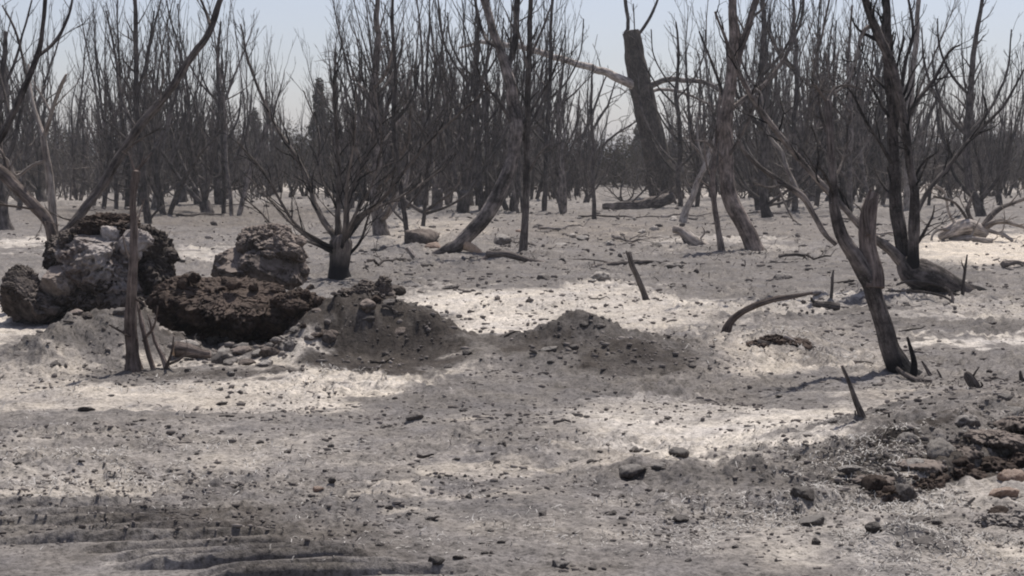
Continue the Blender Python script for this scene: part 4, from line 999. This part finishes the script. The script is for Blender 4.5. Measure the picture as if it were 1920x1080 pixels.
tree('burnt_tree', 'dark slim tree behind the root ball, rising beside the leaning stem', 'tree', (277, 420), B_THICK,
    ([(279, 428), (272, 370), (267, 311), (260, 240), (256, 178), (255, 80), (252, -20), (250, -80)], [20, 16, 15, 14, 13, 11, 9, 6]),
    [([(279, 415), (292, 398), (307, 385)], [7, 6, 4], -.2), ([(268, 310), (300, 260), (330, 180), (340, 90)], [9, 8, 6, 4], .8), ([(262, 250), (230, 190), (215, 100), (200, 20)], [8, 7, 6, 4], .8), ([(258, 180), (275, 110), (290, 20)], [7, 6, 4], .3), ([(266, 300), (236, 260), (190, 220)], [6, 5, 3], -.5)],
    dict(per_m=2.8, len=1.1, rmin=.006, on_trunk=True, t0=.35), seed=115)
# middle distance trees placed one by one
MID = [
 ('dark slim tree left of the low boulder, right of the shrub', (764, 455), [(766, 460), (758, 400), (752, 350), (744, 290), (738, 240), (742, 150), (735, 40), (738, -60)], [13, 12, 11, 10, 10, 9, 8, 5], B_THICK, 1),
 ('thick dark trunk half hidden behind the vase shaped shrub', (712, 442), [(716, 446), (708, 410), (704, 350), (706, 280), (700, 180), (708, 60), (704, -60)], [46, 32, 28, 24, 19, 14, 8], B_MID, 1),
 ('small upright dark post tree in front of the snag log', (1114, 412), [(1114, 415), (1114, 375), (1111, 330), (1113, 280), (1108, 200), (1112, 120)], [13, 10, 9, 8, 7, 4], B_THICK, 0),
 ('dark slim tree between the straight slim tree and the snag', (1020, 396), [(1020, 400), (1023, 340), (1025, 260), (1030, 170), (1033, 60), (1040, -50)], [14, 11, 11, 10, 8, 5], B_THICK, 1),
 ('dark trunk with low curved boughs right of the thick leaning trunk', (1434, 408), [(1440, 412), (1434, 385), (1432, 330), (1434, 260), (1428, 160), (1432, 40), (1426, -60)], [34, 22, 19, 17, 14, 10, 7], B_THICK, 1),
 ('dark trunk with a leaning foot near the right edge, over roots', (1836, 405), [(1842, 412), (1832, 380), (1818, 345), (1812, 270), (1818, 180), (1826, 90), (1842, 0), (1846, -50)], [30, 24, 20, 17, 15, 12, 9, 6], B_THICK, 1),
 ('dark trunk beside the snag foot, at its right', (1278, 388), [(1277, 392), (1272, 330), (1276, 260), (1268, 180), (1272, 100), (1268, 40)], [14, 12, 10, 9, 7, 4], B_THICK, 1),
 ('dark upright trunk left of the curved leaning tree', (902, 396), [(905, 400), (899, 340), (896, 260), (892, 160), (896, 60), (890, -50)], [18, 15, 13, 12, 9, 5], B_THICK, 1),
 ('stout dark trunk with low spreading boughs left of the fan of the shrub', (410, 384), [(412, 388), (408, 350), (407, 320), (405, 270), (412, 200), (408, 110), (414, 40)], [26, 18, 16, 13, 10, 8, 5], B_THICK, 1),
 ('slim dark trunk with a low bough in the left thicket edge', (795, 424), [(793, 428), (797, 380), (801, 330), (806, 250), (800, 150), (806, 40)], [11, 9, 9, 8, 7, 4], B_THICK, 1),
 ('dark trunk directly right of the two trunked charred tree', (1490, 396), [(1490, 400), (1492, 340), (1488, 250), (1493, 140), (1488, 20), (1490, -50)], [14, 12, 11, 10, 8, 5], B_THICK, 1),
 ('pale tall thin trunk rising above the thicket at the right', (1700, 395), [(1700, 398), (1702, 300), (1706, 200), (1715, 100), (1722, 0), (1726, -60)], [18, 15, 14, 13, 11, 9], B_PALE, 0),
 ('grey slim trunk left of the pale tall thin trunk', (1596, 398), [(1596, 402), (1592, 320), (1596, 230), (1590, 120), (1598, 10)], [14, 12, 10, 8, 5], B_MID, 1),
]
for k, (lab, base, pl, wd, m, full) in enumerate(MID):
    rng = random.Random(200 + k); lm = []
    if full:
        for q in range(7):
            i = rng.randint(1, len(pl) - 3); x, y = pl[i]; y += rng.uniform(-20, 20); sg = rng.choice([-1, 1]); Ln = rng.uniform(80, 200)
            lm.append(([(x, y), (x + sg * Ln * .22, y - Ln * .25), (x + sg * Ln * .38, y - Ln * .6), (x + sg * Ln * .42, y - Ln)], [wd[i] * .55, wd[i] * .45, wd[i] * .35, 3], rng.uniform(-1.5, 1.5)))
        if 'boughs' in lab or 'bough' in lab:
            x, y = pl[0]
            for sg in (-1, 1): lm.append(([(x, y - 30), (x + sg * 28, y - 48), (x + sg * 62, y - 78), (x + sg * 78, y - 130)], [9, 8, 6, 3], -.6 * sg))
            lm.append(([(x, y - 26), (x + 40, y - 38), (x + 80, y - 62), (x + 100, y - 90)], [8, 7, 5, 3], .5))
    tree('burnt_tree', lab, 'tree', base, m, (pl, wd), lm, dict(per_m=2.6, len=1.0, rmin=.007, on_trunk=bool(full), t0=.3, level=1), seed=210 + k, trunk_sides=12, rough=.14)
# pale root clump at the right
tree('root_clump', 'pale tangled root clump with curling roots at the foot of the leaning footed trunk', 'roots', (1810, 452), B_PALE,
    ([(1760, 445), (1790, 435), (1815, 430), (1850, 440)], [14, 40, 46, 24]),
    [([(1780, 452), (1820, 448), (1862, 452)], [12, 18, 12], -.4), ([(1800, 430), (1780, 400), (1770, 360), (1740, 345), (1725, 360)], [8, 7, 6, 6, 4], .2), ([(1840, 430), (1870, 415), (1905, 420), (1930, 430)], [14, 13, 10, 5], -.2),
     ([(1840, 425), (1870, 395), (1900, 380), (1930, 370)], [12, 12, 10, 8], .4, B_MID), ([(1800, 440), (1772, 430), (1752, 436), (1745, 450)], [8, 8, 6, 4], -.3), ([(1820, 420), (1790, 380), (1750, 368)], [7, 6, 4], 0, B_MID),
     ([(1850, 430), (1880, 440), (1900, 452)], [10, 9, 6], -.3), ([(1825, 420), (1815, 395), (1822, 370)], [12, 10, 6], .1, B_MID)], dict(per_m=3, len=.7, rmin=.006, jit=.3), seed=230, rough=.3)
tree('burnt_limb', 'long drooping limb arching down to the ash just left of the slanting front tree', 'limb', (1565, 452), B_MID,
    ([(1568, 458), (1548, 440), (1528, 405), (1505, 368), (1470, 345), (1430, 318), (1395, 282), (1385, 262)], [12, 13, 14, 16, 13, 11, 9, 6]),
    [([(1500, 365), (1478, 320), (1466, 285), (1440, 250), (1428, 180), (1418, 165)], [12, 11, 9, 8, 6, 3], .6, B_PALE), ([(1450, 330), (1480, 400), (1496, 418)], [5, 5, 4], -.4, B_PALE), ([(1470, 345), (1440, 352), (1410, 340)], [6, 5, 3], -.4, B_MID)],
    dict(per_m=3, len=.6, rmin=.004, jit=.3), D=19.5, seed=231)

# ------------------------------------------------------------------ the thicket
def gen_tree(seed, kind):
    rng = random.Random(seed); t = MB(); c = MB()
    Ht = 7.0
    if kind == 'vase':
        bh = rng.uniform(.2, .6)
        q, qr = wander((0, 0, -.1), (rng.uniform(-.15, .15), 0, 1), bh + .15, .20, .15, rng, 4, 0, .06); tube(t, q, qr, 9, .2, seed)
        top = q[-1]
        for k in range(rng.randint(6, 9)):
            a = k * 2.4 + rng.uniform(-.4, .4); inc = rng.uniform(.2, 1.1)
            d = (math.cos(a) * math.sin(inc), math.sin(a) * math.sin(inc), math.cos(inc))
            L = Ht * rng.uniform(.55, .98)
            p, pr = wander(top - np.array([0, 0, rng.uniform(0, bh * .6)]), d, L, rng.uniform(.035, .068), .007, rng, 15, .13, .06)
            tube(t, p, pr, 6, .15, k)
            sprout(c, p, pr, rng.randint(9, 13), 1.7, rng, .10, .5, .26, 1, .5, .0068, 4, .10)
    elif kind == 'upright':
        q, qr = wander((0, 0, -.1), (rng.uniform(-.14, .14), rng.uniform(-.14, .14), 1), Ht, rng.uniform(.07, .115), .009, rng, 18, .03, .06); tube(t, q, qr, 8, .18, seed)
        sprout(c, q, qr, rng.randint(26, 36), 2.3, rng, .08, .65, .26, 1, .5, .0070, 4, .10)
        for k in range(7):
            i = rng.randint(1, 6); a = rng.random() * 6.28; d = (math.cos(a), math.sin(a), rng.uniform(-.2, .5))
            p, pr = wander(q[i], d, rng.uniform(.8, 2.2), .025, .008, rng, 7, .07, .16); tube(c, p, pr, 4, 0, k); sprout(c, p, pr, 4, .6, rng, .3, .7, .1, 0, .5, .007, 3)
    elif kind == 'twin':
        for s in range(rng.randint(2, 4)):
            a = rng.random() * 6.28; tl = rng.uniform(.1, .35); d = (math.cos(a) * tl, math.sin(a) * tl, 1)
            q, qr = wander((math.cos(a) * .1, math.sin(a) * .1, -.1), d, Ht * rng.uniform(.65, 1), rng.uniform(.05, .09), .009, rng, 16, .04, .07); tube(t, q, qr, 7, .18, seed + s)
            sprout(c, q, qr, rng.randint(12, 17), 2.0, rng, .10, .6, .26, 1, .5, .0070, 4, .10)
    else:
        for s in range(3):
            a = rng.random() * 6.28
            q, qr = wander((0, 0, -.1), (math.cos(a) * .6, math.sin(a) * .6, 1), Ht * rng.uniform(.35, .55), .06, .014, rng, 10, .02, .15); tube(t, q, qr, 6, .2, seed + s)
            sprout(c, q, qr, 9, 1.5, rng, .1, 1.0, .03, 1, .5, .008, 4, .25)
    return t, c
KINDS = ['vase', 'vase', 'vase', 'upright', 'upright', 'upright', 'twin', 'twin', 'twin', 'scrub', 'scrub', 'vase', 'upright', 'scrub', 'twin']
VARS = []
for k, kd in enumerate(KINDS):
    t, c = gen_tree(900 + k, kd)
    mt = [B_THICK, B_THICK, B_THICK2][k % 3]
    a = t.build('trunk', mt); b = c.build('branches', B_THICK2 if kd == 'scrub' or k % 3 else B_THICK)
    VARS.append((kd, a.data, b.data)); bpy.data.objects.remove(a); bpy.data.objects.remove(b)
BYK = {q: [i for i, v in enumerate(VARS) if v[0] == q] for q in ('vase', 'upright', 'twin', 'scrub')}
PROF = [(-100, 0), (0, 20), (60, 40), (140, 60), (240, 20), (300, 50), (360, 0), (440, 20), (500, 95), (545, 190), (600, 190), (635, 60), (700, 0), (760, -40), (960, -30), (1040, 0), (1080, 90), (1160, 130), (1220, 150), (1270, 60), (1330, 10), (1420, -20), (1600, 0), (1680, 20), (1740, 120), (1800, 60), (1850, 60), (1920, 90), (2020, 60)]
PX_, PY_ = [a for a, b in PROF], [b for a, b in PROF]
TR_R = random.Random(77)
LANDMARKS = [(150, 'behind the root ball'), (330, 'behind the long slanting stem'), (480, 'left of the vase shaped shrub'), (640, 'behind the vase shaped shrub'),
             (800, 'right of the vase shaped shrub'), (960, 'behind the curved tree'), (1120, 'left of the broken snag'), (1280, 'round the broken snag'), (1440, 'behind the thick leaning trunk'),
             (1600, 'behind the slanting tree'), (1780, 'behind the two trunked tree'), (9999, 'at the right edge')]
ADJ = {'vase': 'many-stemmed', 'upright': 'single-stemmed', 'twin': 'few-stemmed', 'scrub': 'scrubby'}
def bg_tree(px, py, top, k, dist):
    kd, tm, bm_ = VARS[k]; D = 4800 / (py - 300)
    x = (px - 960) / F * D; z = float(H(x, D, False))
    h = P(px, top, D).z - z; s = max(.12, h / (3.6 if kd == 'scrub' else 6.4))
    lm = next(t for q, t in LANDMARKS if px < q)
    lab = f'{ADJ[kd]} charred tree in the {dist} of the thicket {lm}'
    r = empty('burnt_tree', (x, D, z), lab, 'tree', lab.replace('tree in', 'trees in'))
    r.rotation_euler = (TR_R.gauss(0, .06), TR_R.gauss(0, .10), TR_R.uniform(0, 6.28)); sx = min(max(s, .7), 1.15) * TR_R.uniform(.85, 1.15) if kd != 'scrub' else max(s, .8)
    r.scale = (sx, sx, s)
    for nm, me in (('trunk', tm), ('branches', bm_)):
        o = bpy.data.objects.new(nm, me); COL.objects.link(o); o.parent = r
    return r
def free(px, base):                     # the snag and the gap of sky stand clear
    if 1120 < px < 1275 and base > 357: return False
    return True
nb = 0
px = -60
while px < 1990:                              # front edge of the thicket
    base = TR_R.uniform(374, 402) if not (440 < px < 620) else TR_R.uniform(362, 370)
    if free(px, base):
        top = np.interp(px, PX_, PY_) + TR_R.uniform(-60, 70)
        bg_tree(px, base, top, TR_R.choice(BYK['vase'] + BYK['upright'] + BYK['twin']), 'front'); nb += 1
    px += TR_R.uniform(18, 42) * (1.5 if px < 120 or 1000 < px < 1400 or px > 1700 else .66)
for row, (b0, b1, stp, dt, dist) in enumerate([(359, 373, 26, 25, 'middle'), (349, 359, 24, 60, 'back')]):
    px = -80
    while px < 2000:
        base = TR_R.uniform(b0, b1)
        if free(px, base):
            top = np.interp(px, PX_, PY_) + dt + TR_R.uniform(-40, 110)
            bg_tree(px, base, top, TR_R.randint(0, 14), dist); nb += 1
        px += stp * TR_R.uniform(.4, 1.6)
for _ in range(52):                            # low scrub between the trunks
    px = TR_R.uniform(-40, 1960); base = TR_R.uniform(350, 386)
    bg_tree(px, base, base - TR_R.uniform(70, 150), TR_R.choice(BYK['scrub']), 'undergrowth'); nb += 1
def brushwood():
    rng = random.Random(15); mb = MB()
    for k in range(420):
        px = rng.uniform(-150, 2070); D = rng.uniform(62, 98); x = (px - 960) / F * D
        if 480 < px < 620 and D < 80 or 1100 < px < 1290 and D < 76: continue
        z = float(H(x, D, False)); hgt = rng.uniform(1.0, 3.4)
        for q_ in range(rng.randint(2, 4)):
            a = rng.random() * 6.28; tl = rng.uniform(.2, 1.1)
            q, qr = wander((x + rng.gauss(0, .2), D + rng.gauss(0, .2), z), (math.cos(a) * tl, math.sin(a) * tl, 1), hgt * rng.uniform(.6, 1), .028, .010, rng, 6, .06, .16)
            tube(mb, q, qr, 4, 0, k, cap=False); sprout(mb, q, qr, 8, hgt * .45, rng, .05, .9, .10, 0, .6, .008, 3, .2)
    return mb
tag(brushwood().build('brushwood', B_THICK2), 'tangle of bare burnt brushwood between the trunks of the thicket', 'brushwood', kind='stuff')
def far_wood():
    """the rest of the burnt wood, farther than any tree one could single out"""
    rng = random.Random(5); mb = MB()
    for k in range(150):
        px = rng.uniform(-150, 2070); D = rng.uniform(100, 165); x = (px - 960) / F * D; z = float(H(x, D, False))
        hgt = max(2.5, P(px, np.interp(px, PX_, PY_) + 120 + rng.uniform(0, 70), D).z - z)
        for q_ in range(rng.randint(1, 4)):
            a = rng.random() * 6.28
            q, qr = wander((x, D, z), (math.cos(a) * .22, math.sin(a) * .22, 1), hgt * rng.uniform(.6, 1), .09, .015, rng, 9, .03, .08)
            tube(mb, q, qr, 4, 0, k, cap=False); sprout(mb, q, qr, 12, hgt * .3, rng, .08, .7, .12, 0, .5, .014, 3, .16)
    return mb
tag(far_wood().build('far_wood', B_THICK2), 'far burnt wood closing the view behind the thicket', 'wood', kind='stuff')

# scorched conifers far behind
def conifer_mesh(seed):
    rng = np.random.default_rng(seed); rr = random.Random(seed); t = MB(); c = MB()
    tube(t, np.array([(0, 0, 0), (0.05, 0, 3), (0, 0, 6.4)]), np.array([.16, .09, .02]), 6, .1, seed)
    n = 5200; z = rng.beta(1.1, 1.6, n) * 6.3 + .4; R_ = (1.75 * (1 - (z - .4) / 6.6) ** .8) * (.7 + .5 * fbm(z * 1.5, z * 0 + seed, z * 0, 2))
    a = rng.uniform(0, 6.28, n); lob = .75 + .45 * fbm(np.cos(a) * 2 + seed, np.sin(a) * 2, z * 1.6, 3); r = R_ * lob * rng.uniform(.25, 1, n) ** .5
    ctr = np.stack([r * np.cos(a), r * np.sin(a), z], -1); d1 = rng.normal(size=(n, 3)); d1 /= np.linalg.norm(d1, axis=1)[:, None]
    d2 = rng.normal(size=(n, 3)); d2 -= d1 * (d1 * d2).sum(1)[:, None]; d2 /= np.linalg.norm(d2, axis=1)[:, None]
    s = rng.uniform(.05, .13, n)[:, None]
    V = np.stack([ctr - d1 * s, ctr + d2 * s * .35, ctr + d1 * s, ctr - d2 * s * .35], 1).reshape(-1, 3)
    c.add(V, np.arange(4 * n).reshape(-1, 4)); return t.build('trunk', B_THICK).data, c.build('crown', M_NEEDLE, smooth=False).data
CON = [conifer_mesh(s) for s in (1, 2, 3)]
for o in [o for o in bpy.data.objects if o.data in [m for c in CON for m in c]]: bpy.data.objects.remove(o)
def bush_mesh(seed):
    rng = np.random.default_rng(seed); t = MB(); c = MB(); rr = random.Random(seed)
    for k in range(5):
        a = rr.random() * 6.28; q, qr = wander((0, 0, -.1), (math.cos(a) * .5, math.sin(a) * .5, 1), 3.0, .06, .015, rr, 8, .03, .12); tube(t, q, qr, 5, .1, k)
    n = 7000; d = rng.normal(size=(n, 3)); d[:, 2] = np.abs(d[:, 2]); d /= np.linalg.norm(d, axis=1)[:, None]
    R_ = (.80 + .75 * fbm(d[:, 0] * 2.4 + seed, d[:, 1] * 2.4, d[:, 2] * 2.4, 3)) * rng.uniform(.15, 1, n) ** .45
    ctr = d * R_[:, None] * np.array([2.4, 2.4, 3.4]) + np.array([0, 0, .2])
    d1 = rng.normal(size=(n, 3)); d1[:, 2] += .8; d1 /= np.linalg.norm(d1, axis=1)[:, None]
    d2 = rng.normal(size=(n, 3)); d2 -= d1 * (d1 * d2).sum(1)[:, None]; d2 /= np.linalg.norm(d2, axis=1)[:, None]
    s_ = rng.uniform(.06, .16, n)[:, None]
    V = np.stack([ctr - d1 * s_, ctr + d2 * s_ * .25, ctr + d1 * s_, ctr - d2 * s_ * .25], 1).reshape(-1, 3)
    c.add(V, np.arange(4 * n).reshape(-1, 4)); return t.build('stems', B_THICK2).data, c.build('foliage', M_NEEDLE, smooth=False).data
BUSH = [bush_mesh(s) for s in (4, 5, 6)]
for o in [o for o in bpy.data.objects if o.data in [m for c in BUSH for m in c]]: bpy.data.objects.remove(o)
for px, top, base in [(602, 150, 346), (480, 205, 345), (1195, 235, 345)]:
    D = 4800 / (base - 300); x = (px - 960) / F * D; z = float(H(x, D, False)); s = (P(px, top, D).z - z) / 6.5
    lab = {602: 'tallest scorched conifer, dark against the sky gap behind the vase shaped shrub', 480: 'smaller scorched conifer left of the sky gap', 1195: 'low scorched conifer behind the broken snag'}[px]
    r = empty('conifer', (x, D, z), lab, 'conifer'); r.scale = (s * 1.7, s * 1.7, s)
    for nm, me in zip(('trunk', 'crown'), CON[px % 3]):
        o = bpy.data.objects.new(nm, me); COL.objects.link(o); o.parent = r
px = -60; n = 0
while px < 1990:
    D = 4800 / (TR_R.uniform(342, 351) - 300); tp = TR_R.uniform(215, 275) - (20 if 430 < px < 720 else 0)
    x = (px - 960) / F * D; z = float(H(x, D, False)); s = (P(px, tp, D).z - z) / 4.0
    lm = next(t for qq, t in LANDMARKS if px < qq); lab = f'rounded scorched brown shrub, far back {lm}'
    r = empty('scorched_shrub', (x, D, z), lab, 'shrub', lab.replace('shrub,', 'shrubs,')); r.scale = (s * TR_R.uniform(.8, 1.3), s, s); r.rotation_euler = (0, 0, TR_R.uniform(0, 6))
    for nm, me in zip(('stems', 'foliage'), BUSH[n % 3]):
        o = bpy.data.objects.new(nm, me); COL.objects.link(o); o.parent = r
    px += TR_R.uniform(25, 60); n += 1
print('thicket trees', nb)

# ------------------------------------------------------------------ smoky summer haze
def haze_box():
    bm = bmesh.new(); bmesh.ops.create_cube(bm, size=1)
    me = bpy.data.meshes.new('haze'); bm.to_mesh(me); bm.free()
    m = bpy.data.materials.new('haze'); m.use_nodes = True; n = m.node_tree.nodes; n.clear()
    out = n.new('ShaderNodeOutputMaterial'); v = n.new('ShaderNodeVolumePrincipled')
    v.inputs['Color'].default_value = (.90, .91, .94, 1); v.inputs['Density'].default_value = .0008; v.inputs['Anisotropy'].default_value = 0.0
    m.node_tree.links.new(v.outputs[0], out.inputs['Volume']); me.materials.append(m)
    o = bpy.data.objects.new('haze', me); COL.objects.link(o); o.scale = (7200, 7200, 19); o.location = (0, 0, 19 / 2 - 1.8)
    tag(o, 'thin smoky haze over the burnt ground', 'haze', kind='stuff')
haze_box()
